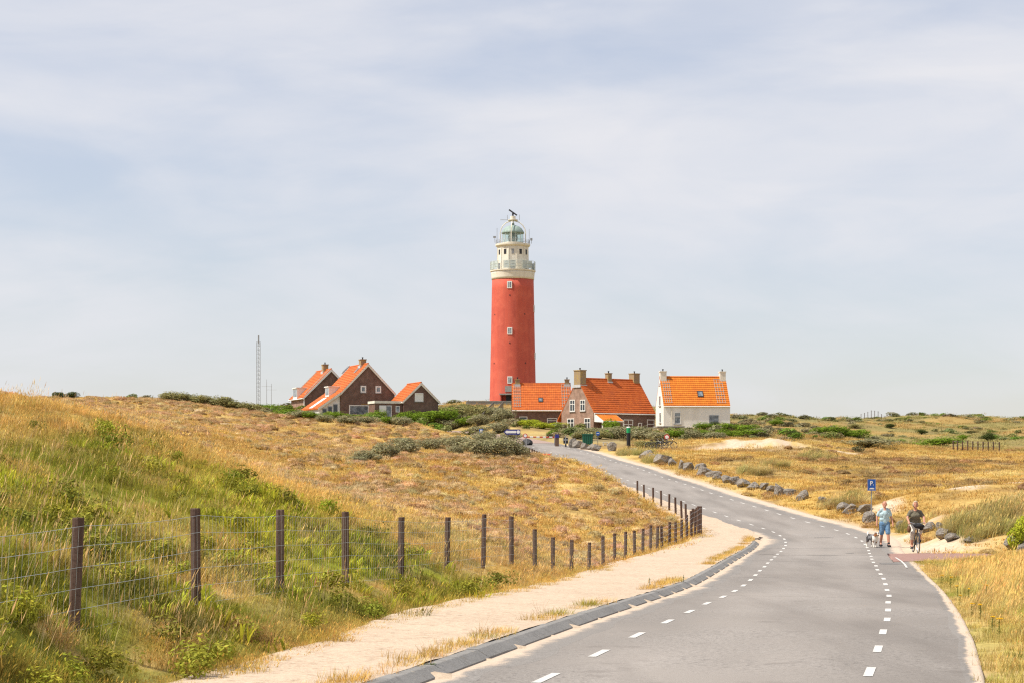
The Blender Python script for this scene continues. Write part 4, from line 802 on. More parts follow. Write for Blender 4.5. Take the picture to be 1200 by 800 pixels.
for i, r in enumerate(ROW):
    j = i; n = len(ROW)
    lab = ('grey roadside boulder, %s of its row counting from the parking sign' % ORD[i]) if i < 14 else ('grey roadside boulder, %s of its row counting from the green-topped marker post' % ORD[n - 1 - i])
    boulder(*r, lab, 'boulders lining the far stretch of road', i * 4 + 1)
for i, r in enumerate([(1051,1063,610.5,621.5),(1082,1097,612,622.5),(1099,1106,612,625),(1101,1119,620,631),(1109,1127,625,633.5),(1132,1146,628.5,636),(1180,1203,628,644),(1193,1209,636,650)]):
    lab = ['squarish grey block right beside the walking man', 'flat grey boulder behind the cyclist', 'narrow upright dark stone right of the cyclist', 'sloping grey boulder at the sandy corner right of the cyclist', 'orange lichened low boulder beside the sandy corner', 'small grey boulder half buried in green grass', 'large grey boulder with orange lichen at the right picture edge', 'pale boulder in front of the large lichened one at the right edge'][i]
    boulder(*r, lab, 'boulders around the cycle path corner', i * 5 + 2)
for i, r in enumerate([(667,675,514,525.5),(672,684,516.5,526),(681.5,689,519,527.2),(688,696,519.5,527.5),(694,703,520.5,528.5),(713,722,518,528.5)]):
    lab = ['upright grey rock left of the green container', 'biggest grey rock in front of the green container', 'third rock of the heap below the green container', 'fourth rock of the heap below the green container', 'rightmost rock of the heap below the green container', 'grey rock standing alone right of the pale bench'][i]
    boulder(*r, lab, 'rocks at the junction', i * 7 + 3, name='rock')
o = boulder(700, 706.5, 548.5, 554, 'small grey stone on the grassy dune edge left of the road', None, 5, name='stone'); q = at(703, 554, 116); o.location = (q.x - .3, q.y, h1(q.x - .3, q.y) + .15); o.scale = (.36, .34, .34)
o = boulder(613, 623, 514.5, 522.5, 'black wedge of rock below the round sign at the barrier', None, 2, name='rock'); o.data = o.data.copy(); o.data.materials.clear(); o.data.materials.append(m_dark)

# ------------------------------------------------------------------ signs and small things
m_blue = mat('sign_blue', (.015, .10, .42), .45, spec=.4); m_navy = mat('sign_navy', (.03, .035, .22), .5); m_swhite = mat('sign_white', (.8, .8, .8), .5); m_sred = mat('sign_red', (.55, .03, .03), .5)
m_sgreen = mat('marker_green', (.01, .28, .10), .5); m_cgreen = mat('container_green', (.012, .095, .062), .55, noise=[(3, .5, .7, (.02, .12, .08))]); m_black = mat('black_rubber', (.018, .018, .02), .7); m_yellow = mat('yellow_paint', (.7, .45, .02), .5)
def text(body, size, m, parent, loc, name='letter', ex=.004):
    c = bpy.data.curves.new('t', 'FONT'); c.body = body; c.size = size; c.extrude = ex; c.align_x = 'CENTER'; c.align_y = 'CENTER'; c.offset = size * .02
    t = bpy.data.objects.new('t', c); C.objects.link(t); dg = bpy.context.evaluated_depsgraph_get(); me = bpy.data.meshes.new_from_object(t.evaluated_get(dg)); bpy.data.objects.remove(t); bpy.data.curves.remove(c)
    me.transform(Matrix.Rotation(R(90), 4, 'X')); me.materials.clear(); me.materials.append(m); o = link(name, me, parent); o.location = loc; return o
def disc(mb, r, y0, y1, cz, n=28): 
    mb.add([(r * math.cos(a), y, cz + r * math.sin(a)) for y in (y0, y1) for a in np.linspace(0, 2 * math.pi, n, endpoint=False)], [tuple(range(n)), tuple(range(2 * n - 1, n - 1, -1))] + [(i, (i + 1) % n, n + (i + 1) % n, n + i) for i in range(n)]); return mb
# parking sign
p = ground_hit(1021.5, 603, 70); sc = p.y / F; h = (603 - 561) * sc
o = empty('parking_sign', p, R(4), label='blue parking sign with white P on a grey pole', cat='sign')
MB().tube([(0, .03, -.3), (0, .03, h - .1)], .024, 10).build('pole', m_metal, o); MB().tube([(0, .03, -.3), (0, .03, h * .28)], .04, 10).build('pole_sleeve', m_metal, o)
W_, H_ = 9.7 * sc, 13.6 * sc
b = MB().box(-W_ / 2, W_ / 2, -.01, .005, h - H_, h).build('sign_board', m_blue, o)
t_ = .013
mb = MB(); mb.box(-W_ / 2 + .01, W_ / 2 - .01, -.0125, -.0105, h - .01 - t_ * .4, h - .01); mb.box(-W_ / 2 + .01, W_ / 2 - .01, -.0125, -.0105, h - H_ + .01, h - H_ + .01 + t_ * .4); mb.box(-W_ / 2 + .01, -W_ / 2 + .015, -.0125, -.0105, h - H_ + .015, h - .015); mb.box(W_ / 2 - .015, W_ / 2 - .01, -.0125, -.0105, h - H_ + .015, h - .015); mb.build('sign_border', m_swhite, b)
text('P', .30, m_swhite, b, (-.02, -.013, h - H_ * .37))
MB().box(.068, .098, -.014, -.0105, h - H_ * .53, h - H_ * .46).build('symbol', m_swhite, b)
mb = MB(); mb.box(-W_ * .3, W_ * .32, -.014, -.0105, h - H_ * .87, h - H_ * .81); mb.add([(-W_ * .24, -.0142, h - H_ * .81), (W_ * .26, -.0142, h - H_ * .81), (W_ * .2, -.0142, h - H_ * .75), (-W_ * .2, -.0142, h - H_ * .76)], [(0, 1, 2, 3)]); mb.build('car_symbol', m_swhite, b)
# direction sign with arrow
p = ground_hit(600, 514, 150); p = at(600, 514, 186); g = h1(p.x, p.y); sc = 186 / F; o = empty('direction_sign', (p.x, p.y, g), label='dark blue direction board with white arrow pointing left by the barrier', cat='sign')
zt = EYE + (VH - 502.5) * sc - g; zb = zt - 6.2 * sc; w2 = 9.8 * sc
for x in (-w2 * .5, w2 * .5): MB().tube([(x, .05, -.3), (x, .05, zt - .05)], .035, 8).build('pole', m_metal, o)
mb = MB(); zc = (zt + zb) / 2; pr = [(-w2, zc), (-w2 + .26, zt), (w2, zt), (w2, zb), (-w2 + .26, zb)]; mb.add([(x, y, z) for y in (-.02, .015) for x, z in pr], [tuple(range(5)), tuple(range(9, 4, -1))] + [(i, (i + 1) % 5, 5 + (i + 1) % 5, 5 + i) for i in range(5)]); b = mb.build('sign_board', m_navy, o)
mb = MB(); k = .13; mb.add([(x, y, z) for y in (-.028, -.0205) for x, z in ((-w2 + .12, zc), (-w2 + .36, zc + k + .05), (-w2 + .36, zc + k * .9), (w2 - .42, zc + k * .9), (w2 - .42, zc - k * .9), (-w2 + .36, zc - k * .9), (-w2 + .36, zc - k - .05))], [tuple(range(7)), tuple(range(13, 6, -1))] + [(i, (i + 1) % 7, 7 + (i + 1) % 7, 7 + i) for i in range(7)]); mb.build('arrow', m_swhite, b)
ob = disc(MB(), .17, -.03, -.021, zc).build('badge', m_swhite, b); ob.location.x = w2 - .21
def ring_sign(u, v, r_px, d, label, blue=False):
    p = at(u, v, d); g = h1(p.x, p.y); o = empty('round_sign', (p.x, p.y, g), label=label, cat='sign'); r = r_px * d / F; z = p.z - g
    MB().tube([(0, .03, -.3), (0, .03, z + r * .8)], .03, 8).build('pole', m_metal, o); b = disc(MB(), r, -.01, .01, z).build('sign_disc', m_sred if not blue else m_blue, o); disc(MB(), r * (.68 if not blue else .35), -.016, -.0105, z).build('sign_face', m_swhite, b)
ring_sign(615.5, 510, 2.7, 187, 'red-rimmed round sign at the left end of the barrier'); ring_sign(781.5, 511.5, 3.2, 192, 'red-rimmed white round sign in the scrub before the white cottage')
# barrier pole
p0, p1 = at(617, 511.5, 189), at(651, 511.8, 190); g = h1(p1.x, p1.y); o = empty('barrier', (p1.x, p1.y, g), label='red and white striped barrier pole across the brick road', cat='barrier'); base = Vector(o.location)
n = 9
for i in range(n):
    a = p0.lerp(p1, i / n) - base; b = p0.lerp(p1, (i + 1) / n) - base; MB().tube([a, b], .055, 8).build('pole_stripe', m_swhite if i % 2 else m_sred, o)
MB().box(-.12, .12, -.12, .12, -.2, p1.z - g + .1).build('barrier_post', m_metal, o)
q = at(617, 511.5, 189) - base; MB().tube([q + Vector((0, 0, .05)), Vector((q.x, q.y, -.3))], .05, 8).build('rest_post', m_metal, o)
# information post, letter box, container, bins, bench, small blue signs
def cab(name, u0, u1, v0, v1, d, parts, label, cat):
    p = at((u0 + u1) / 2, v1, d); g = h1(p.x, p.y); o = empty(name, (p.x, p.y, g), R(rnd.uniform(-8, 8)), label=label, cat=cat); sc = d / F; W = (u1 - u0) * sc / 2; Hh = min(EYE + (VH - v0) * sc - g, (v1 - v0) * sc * 1.35)
    parts(o, W, Hh); return o
cab('information_post', 650.5, 655, 508, 519, 188, lambda o, W, h: (MB().box(-W, W, -.1, .1, -.2, h * .72).build('cabinet', mat('brown_cabinet', (.16, .10, .07), .8), o), MB().box(-W * .95, W * .95, -.13, .12, h * .721, h).build('sign_face', m_navy, o)), 'brown post with purple-blue sign head right of the barrier', 'post')
cab('ticket_machine', 659.5, 666.5, 509.5, 519.5, 187, lambda o, W, h: (MB().box(-W * .75, W * .75, -.2, .2, h * .35, h * .85).build('case', m_dark, o), MB().box(-.07, .07, -.07, .07, -.2, h * .35).build('foot', m_dark, o), MB().box(-W * .95, W * .95, -.25, -.2, h * .62, h * .72).build('crossbar', m_metal, o), MB().box(-.04, .04, -.24, .0, h * .3, h).build('rod', m_metal, o)), 'dark box on a foot with a pale crossbar left of the rocks', 'machine')
def container(o, W, h):
    b = MB().box(-W, W, -.5, .5, .05, h - .12).build('body', m_cgreen, o); MB().box(-W - .03, W + .03, -.54, .54, h - .117, h).build('lid', m_cgreen, o)
    for x in np.linspace(-W * .8, W * .8, 5): MB().box(x - .03, x + .03, -.53, -.49, .1, h - .15).build('rib', m_cgreen, o)
cab('container', 682.5, 694.7, 508, 520, 189, container, 'dark green container standing behind the heap of rocks', 'container')
for i, (u, lab) in enumerate(((588.3, 'left one of two black bins beneath the blue arrow board'), (592.6, 'right one of two black bins beneath the blue arrow board'), (599, 'small green bin beneath the middle of the blue arrow board'))):
    def bin_(o, W, h): MB().lathe([(W * .85, 0), (W, h * .8), (W * 1.08, h * .82), (W * 1.08, h), (W * .5, h * 1.05)], 14).build('barrel', m_cgreen if i == 2 else m_dark, o); MB().lathe([(W * 1.1, h * .78), (W * 1.1, h * .84)], 14).build('rim', m_metal if i < 2 else m_cgreen, o)
    cab('bin', u - 1.6, u + 1.6, 508, 513, 184, bin_, lab, 'bin')
def smallsign(o, W, h): MB().tube([(0, .03, -.2), (0, .03, h)], .03, 8).build('pole', m_metal, o); b = disc(MB(), W, -.01, .01, h - W).build('sign_disc', m_blue, o); MB().box(-W * .6, W * .6, -.018, -.011, h - W * 1.15, h - W * .85, ).build('symbol', m_swhite, b)
cab('blue_sign', 698.2, 703, 505, 520, 189, smallsign, 'small round blue sign on a thin post right of the container', 'sign')
def psign(o, W, h): MB().tube([(0, .03, -.2), (0, .03, h)], .03, 8).build('pole', m_metal, o); b = MB().box(-W, W, -.01, .01, h - W * 3, h).build('sign_board', m_blue, o); text('P', W * 2.2, m_swhite, b, (0, -.012, h - W * 1.2))
cab('parking_sign', 561.6, 566, 496.5, 506, 200, psign, 'tiny light blue sign in the scrub below the lighthouse stairs', 'sign')
def bench(o, W, h):
    MB().box(-W, W, -.2, .2, h - .08, h).build('seat', m_cream, o)
    for x in (-W * .7, W * .7): MB().box(x - .06, x + .06, -.18, .18, -.1, h - .083).build('leg', m_cream, o)
cab('bench', 706, 712.5, 517.5, 523.5, 190, bench, 'pale low bench right of the heap of rocks', 'bench')
def marker(o, W, h): MB().lathe([(W, -.3), (W, h * .74)], 20).build('shaft', m_black, o); MB().lathe([(W * 1.01, h * .741), (W * 1.01, h * .955)], 20).build('green_band', m_sgreen, o); MB().lathe([(W * 1.0, h * .956), (W * .97, h * .99), (W * .6, h)], 20).build('white_cap', m_swhite, o)
cab('marker_post', 734.2, 738.8, 499.5, 522.5, 182, marker, 'black marker post with green band and white cap by the road', 'post')
# low post row with the red bar at the far dune edge
q = [at(u, v - 1, d) for u, v, d in ((620.5,525.5,163),(623.5,526.3,162),(626,527.5,161),(629,528.8,160),(631.7,530,159),(634.5,534,158),(637,534.5,157),(640.8,530.5,156),(643.8,537,155),(647.3,538,154),(650.5,539,153),(655,540.5,152))]
o = empty('post_row', (q[0].x, q[0].y, h1(q[0].x, q[0].y)), label='row of short dark posts with a red bar by the far road', cat='fence'); b0 = Vector(o.location)
for i, p in enumerate(q):
    g = h1(p.x, p.y); mb = MB(); mb.tube([Vector((p.x, p.y, g - .3)) - b0, Vector((p.x, p.y, max(p.z, g + .5))) - b0], .075, 10); mb.build('post', m_swhite if i == 7 else m_post, o)
a, b = at(630.5, 532, 157) - b0, at(645, 532.2, 155) - b0; MB().tube([a, b], .07, 8).build('red_bar', m_sred, o); MB().tube([a + (a - b).normalized() * .02, a + (a - b) * .12], .075, 8).build('yellow_end', m_yellow, o)
# far fences
def post_line(pts, label, r=.08, wires=True):
    o = empty('post_fence', pts[0][0], label=label, cat='fence'); b0 = Vector(o.location)
    for p, h in pts: g = h1(p.x, p.y); MB().tube([Vector((p.x, p.y, g - .3)) - b0, Vector((p.x, p.y, g + h)) - b0], r, 7).build('post', m_post, o)
    mb = MB()
    for k in (.5, .9): mb.tube([Vector((p.x, p.y, h1(p.x, p.y) + h * k)) - b0 for p, h in pts], .012, 3, cap=False)
    mb.build('wire', m_wire, o)
post_line([(ground_hit(u, v, 120), 1.2) for u, v in ((1117,527.5),(1122,527.5),(1128,527.8),(1134,528),(1140,528.2),(1146,528.3),(1152,528.5),(1158,528.6),(1164,528.8),(1171,529))], 'short row of fence posts crossing the golden grass on the right')
pts = []
for i, u in enumerate((1009, 1013, 1017, 1021, 1025, 1029, 1033, 1037)): x = (u - UC) * 452 / F; pts.append((Vector((x, 452, h1(x, 452))), (.7, 1.0, 1.3, 1.7, 1.7, 1.6, 1.0, .6)[i] + .35))
post_line(pts, 'group of thin posts on the skyline of the right-hand dune', .07)
# ------------------------------------------------------------------ people, dog, bicycles
def skin_mesh(name, chains, m, voxel=.012, smooth=4, extra=None):
    """one continuous surface grown round tapered limbs"""
    mb = MB()
    for pts_, rad in chains:
        pts_ = [Vector(p) for p in pts_]; mb.tube(pts_, list(rad), 12)
        for p, r in zip(pts_, rad):
            n1, n2 = 10, 6; vs = [p + Vector((math.sin(b) * math.cos(a), math.sin(b) * math.sin(a), math.cos(b))) * r for b in np.linspace(.02, math.pi - .02, n2) for a in np.linspace(0, 2 * math.pi, n1, endpoint=False)]
            mb.add(vs, [(i * n1 + k, i * n1 + (k + 1) % n1, (i + 1) * n1 + (k + 1) % n1, (i + 1) * n1 + k) for i in range(n2 - 1) for k in range(n1)] + [tuple(range(n1 - 1, -1, -1)), tuple((n2 - 1) * n1 + k for k in range(n1))])
    for c, s in (extra or []):                                     # ellipsoids
        c = Vector(c); n1, n2 = 16, 10; vs = [c + Vector((math.sin(b) * math.cos(a) * s[0], math.sin(b) * math.sin(a) * s[1], math.cos(b) * s[2])) for b in np.linspace(.02, math.pi - .02, n2) for a in np.linspace(0, 2 * math.pi, n1, endpoint=False)]
        mb.add(vs, [(i * n1 + k, i * n1 + (k + 1) % n1, (i + 1) * n1 + (k + 1) % n1, (i + 1) * n1 + k) for i in range(n2 - 1) for k in range(n1)] + [tuple(range(n1 - 1, -1, -1)), tuple((n2 - 1) * n1 + k for k in range(n1))])
    me = mb.mesh(name); o = bpy.data.objects.new('tmp', me); C.objects.link(o)
    md = o.modifiers.new('r', 'REMESH'); md.mode = 'VOXEL'; md.voxel_size = voxel; md.use_smooth_shade = True
    ms = o.modifiers.new('s', 'SMOOTH'); ms.factor = .5; ms.iterations = smooth
    dg = bpy.context.evaluated_depsgraph_get(); out = bpy.data.meshes.new_from_object(o.evaluated_get(dg)); bpy.data.objects.remove(o); out.name = name
    out.materials.clear(); out.materials.append(m); out.polygons.foreach_set('use_smooth', [True] * len(out.polygons)); return out
m_skin = mat('skin', (.50, .24, .16), .6, noise=[(8, .45, .7, (.55, .28, .2))]); m_hairb = mat('short_brown_hair', (.16, .10, .06), .8); m_hairl = mat('greying_blond_hair', (.50, .40, .28), .8)
m_tee = mat('pale_blue_shirt', (.42, .55, .58), .9, noise=[(7, .45, .6, (.36, .48, .51)), (16, .55, .65, (.30, .40, .42))], bump=[(9, .9, .05), (22, .6, .02)]); m_denim = mat('denim', (.10, .20, .34), .9, noise=[(9, .4, .65, (.17, .29, .44))], bump=[(9, .9, .05), (22, .6, .02)]); m_shoe = mat('black_shoe', (.02, .02, .022), .6)
m_olive = mat('olive_blouse', (.15, .135, .095), .9, noise=[(9, .45, .65, (.11, .10, .07))], bump=[(9, .9, .05), (22, .6, .02)]); m_pant = mat('cream_trousers', (.60, .55, .48), .9, noise=[(7, .5, .7, (.52, .47, .41))], bump=[(9, .9, .05), (22, .6, .02)]); m_bagl = mat('brown_leather', (.14, .065, .03), .6); m_eye = mat('eye', (.02, .015, .012), .3); m_lip = mat('lips', (.38, .12, .10), .6)
def hand(ch, wrist, d, palm_n, scale=1.0, curl=.6):
    """palm, four fingers of different length and a thumb from the side of the palm"""
    d = Vector(d).normalized(); n = Vector(palm_n).normalized(); s = d.cross(n).normalized(); w = Vector(wrist)
    ch.append(([w, w + d * .05 * scale, w + d * .085 * scale], (.024, .034 * scale, .03 * scale)))
    for k, (o, l) in enumerate(((-.027, .062), (-.009, .072), (.009, .068), (.026, .054))):
        a = w + d * .085 * scale + s * o * scale; b = a + (d + n * curl * .5).normalized() * l * .5 * scale; c = b + (d + n * curl * 1.6).normalized() * l * .5 * scale; ch.append(([a, b, c], (.0105, .0095, .008)))
    a = w + d * .035 * scale - s * .03 * scale; b = a + (d * .7 - s * .6 + n * .2).normalized() * .04; ch.append(([a, b, b + (d + n * .5).normalized() * .028], (.012, .011, .009)))
def head_parts(root, c, m_hair, hair_long, tilt=0):
    c = Vector(c)
    for x in (-.032, .032): MB().lathe([(.003, -.008), (.011, 0), (.003, .008)], 8, c.x + x, c.y - .094).mesh; e = MB(); e.add([(c.x + x + .013 * math.cos(a), c.y - .098 - (.004 if k else 0), c.z + .012 + .006 * math.sin(a)) for k in (0, 1) for a in np.linspace(0, 6.283, 8, endpoint=False)], [tuple(range(8)), tuple(range(15, 7, -1))] + [(i, (i + 1) % 8, 8 + (i + 1) % 8, 8 + i) for i in range(8)]); e.build('eye', m_eye, root)
    l = MB(); l.box(c.x - .026, c.x + .026, c.y - .102, c.y - .088, c.z - .066, c.z - .054); l.build('mouth', m_lip, root)
    ex = [((c.x, c.y + .022, c.z + .045), (.09, .098, .09))]
    if hair_long: ex += [((c.x, c.y - .03, c.z + .10), (.075, .06, .04)), ((c.x, c.y + .05, c.z - .01), (.095, .08, .115)), ((c.x - .075, c.y + .01, c.z - .01), (.03, .06, .08)), ((c.x + .075, c.y + .01, c.z - .01), (.03, .06, .08))]
    link('hair', skin_mesh('hair', [], m_hair, .014, 2, ex), root)
def head_chain(c):
    c = Vector(c); ex = [((c.x, c.y + .005, c.z + .02), (.088, .105, .115)), ((c.x, c.y - .03, c.z - .05), (.062, .068, .07)), ((c.x, c.y - .106, c.z - .015), (.016, .02, .03)), ((c.x - .086, c.y + .01, c.z), (.014, .022, .033)), ((c.x + .086, c.y + .01, c.z), (.014, .022, .033)), ((c.x, c.y - .085, c.z - .093), (.03, .025, .022))]
    return ex
def man(loc, rz):
    o = empty('person', loc, rz, label='man in pale blue T-shirt and denim shorts walking beside the dog', cat='person')
    hipL, hipR, kL, kR = (.095, 0, .93), (-.095, 0, .93), (.11, -.13, .51), (-.10, .03, .50); aL, aR = (.115, -.20, .10), (-.10, .20, .15); sh = 1.46; ch = []
    ch += [([hipL, kL, (.115, -.15, .36), aL], (.092, .06, .062, .04)), ([hipR, kR, (-.10, .10, .37), aR], (.092, .06, .062, .04)), ([aL, (.125, -.35, .045)], (.04, .034)), ([aR, (-.105, .06, .045)], (.04, .034))]
    ch += [([(0, 0, .92), (0, .01, 1.1), (0, -.01, 1.3), (0, .01, 1.45)], (.135, .13, .145, .09)), ([(-.08, 0, .95), (.08, 0, .95)], (.12, .12)), ([(-.17, .01, sh - .03), (.17, .01, sh - .03)], (.07, .07)), ([(0, .01, 1.44), (0, -.01, 1.58)], (.06, .054))]
    eL, eR, wL, wR = (.27, .02, 1.17), (-.28, .05, 1.17), (.30, -.12, .94), (-.31, -.03, .92)
    ch += [([(.19, .01, sh - .02), eL, wL], (.06, .045, .03)), ([(-.19, .01, sh - .02), eR, wR], (.06, .045, .03))]; hand(ch, wL, (.02, -.2, -1), (-1, -.1, 0)); hand(ch, wR, (-.02, -.05, -1), (1, -.1, 0))
    hc = (0, -.02, 1.67); link('body', skin_mesh('body', ch, m_skin, .0125, 3, head_chain(hc)), o)
    t = [([(0, 0, .93), (0, .01, 1.1), (0, -.012, 1.3), (0, .01, 1.44)], (.15, .148, .155, .09)), ([(-.085, 0, .92), (.085, 0, .92)], (.132, .132)), ([(-.085, 0, 1.08), (.085, 0, 1.08)], (.128, .128)), ([(-.12, .012, 1.475), (.12, .012, 1.475)], (.062, .062)), ([(-.16, .01, sh - .03), (.16, .01, sh - .03)], (.074, .074)), ([(-.09, 0, 1.25), (.09, 0, 1.25)], (.135, .135)), ([(.18, .01, sh - .03), (.25, .02, 1.25)], (.068, .066)), ([(-.18, .01, sh - .03), (-.255, .035, 1.25)], (.068, .066))]
    link('shirt', skin_mesh('shirt', t, m_tee, .014, 3), o)
    t = [([(-.075, 0, .92), (.075, 0, .92)], (.142, .142)), ([hipL, (.112, -.12, .56)], (.122, .098)), ([hipR, (-.105, .027, .55)], (.122, .098))]; link('shorts', skin_mesh('shorts', t, m_denim, .014, 3), o)
    for a, b in ((aL, (.125, -.38, .045)), (aR, (-.105, .03, .06))): link('shoe', skin_mesh('shoe', [([(a[0], a[1] + .04, .06), b], (.058, .045)), ([a, (a[0], a[1], a[2] + .06)], (.052, .05))], m_shoe, .014, 2), o)
    head_parts(o, hc, m_hairb, False)
    mb = MB(); mb.box(-.09, .09, -.19, -.178, 1.12, 1.34); return o
def woman(loc, rz):
    o = empty('person', loc, rz, label='woman in olive top and cream cropped trousers riding a bicycle', cat='person'); ch = []
    hip = (0, .20, .98); kR, kL = (-.14, -.14, .72), (.15, -.20, .87); aR, aL = (-.13, .06, .27), (.13, -.05, .52)
    ch += [([(-.10, .18, .97), kR, (-.135, -.02, .5), aR], (.105, .068, .064, .043)), ([(.10, .18, .97), kL, (.14, -.10, .70), aL], (.105, .068, .064, .043)), ([aR, (-.13, -.09, .20)], (.042, .034)), ([aL, (.13, -.19, .455)], (.042, .034))]
    ch += [([hip, (0, .19, 1.15), (0, .12, 1.36), (0, .10, 1.50)], (.15, .142, .15, .085)), ([(-.15, .10, 1.475), (.15, .10, 1.475)], (.068, .068)), ([(0, .10, 1.49), (0, .06, 1.63)], (.057, .052)), ([(-.08, .05, 1.32), (.08, .05, 1.32)], (.09, .09))]
    eR, eL, wR, wL = (-.29, .02, 1.26), (.30, .02, 1.26), (-.27, -.24, 1.10), (.27, -.24, 1.10)
    ch += [([(-.17, .10, 1.47), eR, wR], (.06, .046, .032)), ([(.17, .10, 1.47), eL, wL], (.06, .046, .032))]; hand(ch, wR, (0, -1, -.15), (0, -.2, -1), curl=1.3); hand(ch, wL, (0, -1, -.15), (0, -.2, -1), curl=1.3)
    hc = (0, .03, 1.74); link('body', skin_mesh('body', ch, m_skin, .0125, 3, head_chain(hc)), o)
    t = [([hip, (0, .19, 1.15), (0, .12, 1.36), (0, .10, 1.48)], (.17, .165, .16, .09)), ([(-.15, .10, 1.46), (.15, .10, 1.46)], (.075, .075)), ([(-.08, .17, 1.15), (.08, .17, 1.15)], (.145, .145)), ([(-.11, .105, 1.50), (.11, .105, 1.50)], (.062, .062)), ([(-.08, .05, 1.32), (.08, .05, 1.32)], (.105, .105)), ([(-.17, .10, 1.465), (-.25, .06, 1.33)], (.08, .07)), ([(.17, .10, 1.465), (.255, .06, 1.33)], (.08, .07)), ([(-.08, .2, 1.0), (.08, .2, 1.0)], (.16, .16))]
    link('blouse', skin_mesh('blouse', t, m_olive, .014, 3), o)
    t = [([(-.09, .2, .96), (.09, .2, .96)], (.155, .155)), ([(-.10, .18, .97), kR, (-.135, -.02, .52)], (.13, .092, .08)), ([(.10, .18, .97), kL, (.14, -.13, .74)], (.13, .092, .08))]; link('trousers', skin_mesh('trousers', t, m_pant, .014, 3), o)
    for a, b in ((aR, (-.13, -.12, .19)), (aL, (.13, -.22, .44))): link('shoe', skin_mesh('shoe', [([(a[0], a[1] + .02, a[2] - .05), b], (.05, .042))], m_shoe, .014, 2), o)
    head_parts(o, hc, m_hairl, True); return o
m_frame = mat('dark_bike_frame', (.03, .032, .035), .35, spec=.5); m_tyre = m_black; m_rim = mat('bike_rim', (.45, .45, .46), .35, metallic=.7)
def bicycle(loc, rz, label, lod=False, group=None):
    o = empty('bicycle', loc, rz, label=label, cat='bicycle', group=group); r = .34
    def ring(y, rad, tr, m, nm, par): 
        mb = MB(); mb.tube([(0, y + rad * math.cos(a), r + .02 + rad * math.sin(a)) for a in np.linspace(0, 2 * math.pi, 33)], tr, 6, cap=False); return mb.build(nm, m, par)
    for y in (-.56, .54):
        w_ = ring(y, r, .02, m_tyre, 'wheel', o); ring(y, r - .025, .011, m_rim, 'rim', w_); mb = MB()
        for k in range(16): a = k * math.pi / 8; mb.tube([(.02 * (-1) ** k, y, r + .02), (0, y + (r - .02) * math.cos(a), r + .02 + (r - .02) * math.sin(a))], .0025, 3)
        mb.tube([(-.05, y, r + .02), (.05, y, r + .02)], .022, 8); mb.build('spokes', m_rim, w_)
        mb = MB(); mb.tube([(0, y + (r + .035) * math.cos(a), r + .02 + (r + .035) * math.sin(a)) for a in np.linspace(.35, 2.7, 14)], .022, 6); mb.build('mudguard', m_frame, o)
    mb = MB(); hd, bb, st = (0, -.40, .86), (0, .02, .30), (0, .20, .82)
    for a, b, q in (((0, -.43, .66), bb, .022), ((0, -.40, .80), (0, .16, .55), .018), (bb, st, .018), (bb, (0, .54, r + .02), .012), (st, (0, .54, r + .02), .010), ((0, -.45, .62), hd, .022)): mb.tube([a, b], q, 8)
    mb.build('frame', m_frame, o); mb = MB()
    for x in (-.045, .045): mb.tube([(x * .6, -.45, .64), (x, -.56, r + .02)], .013, 6)
    mb.build('fork', m_frame, o); mb = MB(); mb.tube([hd, (0, -.38, 1.06)], .016, 8); mb.tube([(-.29, -.22, 1.09), (-.26, -.34, 1.10), (-.08, -.40, 1.07), (.08, -.40, 1.07), (.26, -.34, 1.10), (.29, -.22, 1.09)], .013, 8); mb.build('handlebar', m_rim, o)
    for x in (-1, 1): mb = MB(); mb.tube([(x * .29, -.20, 1.09), (x * .27, -.31, 1.098)], .02, 8); mb.build('grip', m_black, o)
    link('saddle', skin_mesh('saddle', [([(0, .08, .92), (0, .22, .93)], (.035, .05))], m_black, .014, 2, [((0, .27, .925), (.11, .09, .045))]), o)
    mb = MB(); mb.tube([st, (0, .2, .9)], .015, 8); mb.build('seat_post', m_rim, o); mb = MB(); mb.lathe([(.05, 0), (.06, .02), (.055, .05)], 14); la = mb.build('lamp', m_rim, o); la.rotation_euler = (R(90), 0, 0); la.location = (0, -.44, .92)
    for x, dy, dz in ((-1, .04, -.14), (1, -.10, .10)):
        mb = MB(); mb.tube([(x * .05, .02, .30), (x * .08, .02 + dy, .30 + dz)], .012, 6); mb.box(x * .13 - .05, x * .13 + .05, .02 + dy - .045, .02 + dy + .045, .30 + dz - .012, .30 + dz + .012); mb.build('pedal', m_black, o)
    mb = MB(); mb.tube([(-.05, .3, .72), (-.05, .74, .72), (.05, .74, .72), (.05, .3, .72)], .009, 6); mb.tube([(0, .7, .72), (0, .56, .4)], .009, 6); mb.build('carrier', m_frame, o); return o
def road_z(x, y): o_, s_, z_ = road_off(np.array([x]), np.array([y])); return float(z_[0])
def onroad(u, v, d0=60, d1=90):
    best = None
    for d in np.linspace(d0, d1, 400):
        x = (u - UC) * d / F; z = road_z(x, d)
        if EYE + (VH - v) * d / F <= z: return Vector((x, d, z))
q = onroad(1036.5, 640.5); man((q.x, q.y, q.z + .005), R(4))
q = onroad(1073, 648); BK = Vector((q.x, q.y, q.z + .02)); woman(BK + Vector((0, .0, .0)), R(-3)); bicycle(BK, R(-3), 'dark city bicycle ridden by the woman in the olive top')
b = empty('shoulder_bag', BK + Vector((-.30, -.30, .86)), R(-3), label='brown leather bag hanging from the bicycle handlebar', cat='bag'); link('pouch', skin_mesh('pouch', [], m_bagl, .014, 2, [((0, 0, 0), (.075, .11, .13)), ((0, 0, .07), (.05, .09, .08))]), b); MB().tube([(0, -.08, .1), (0, -.03, .24), (0, .04, .24), (0, .08, .1)], .008, 6).build('strap', m_bagl, b)
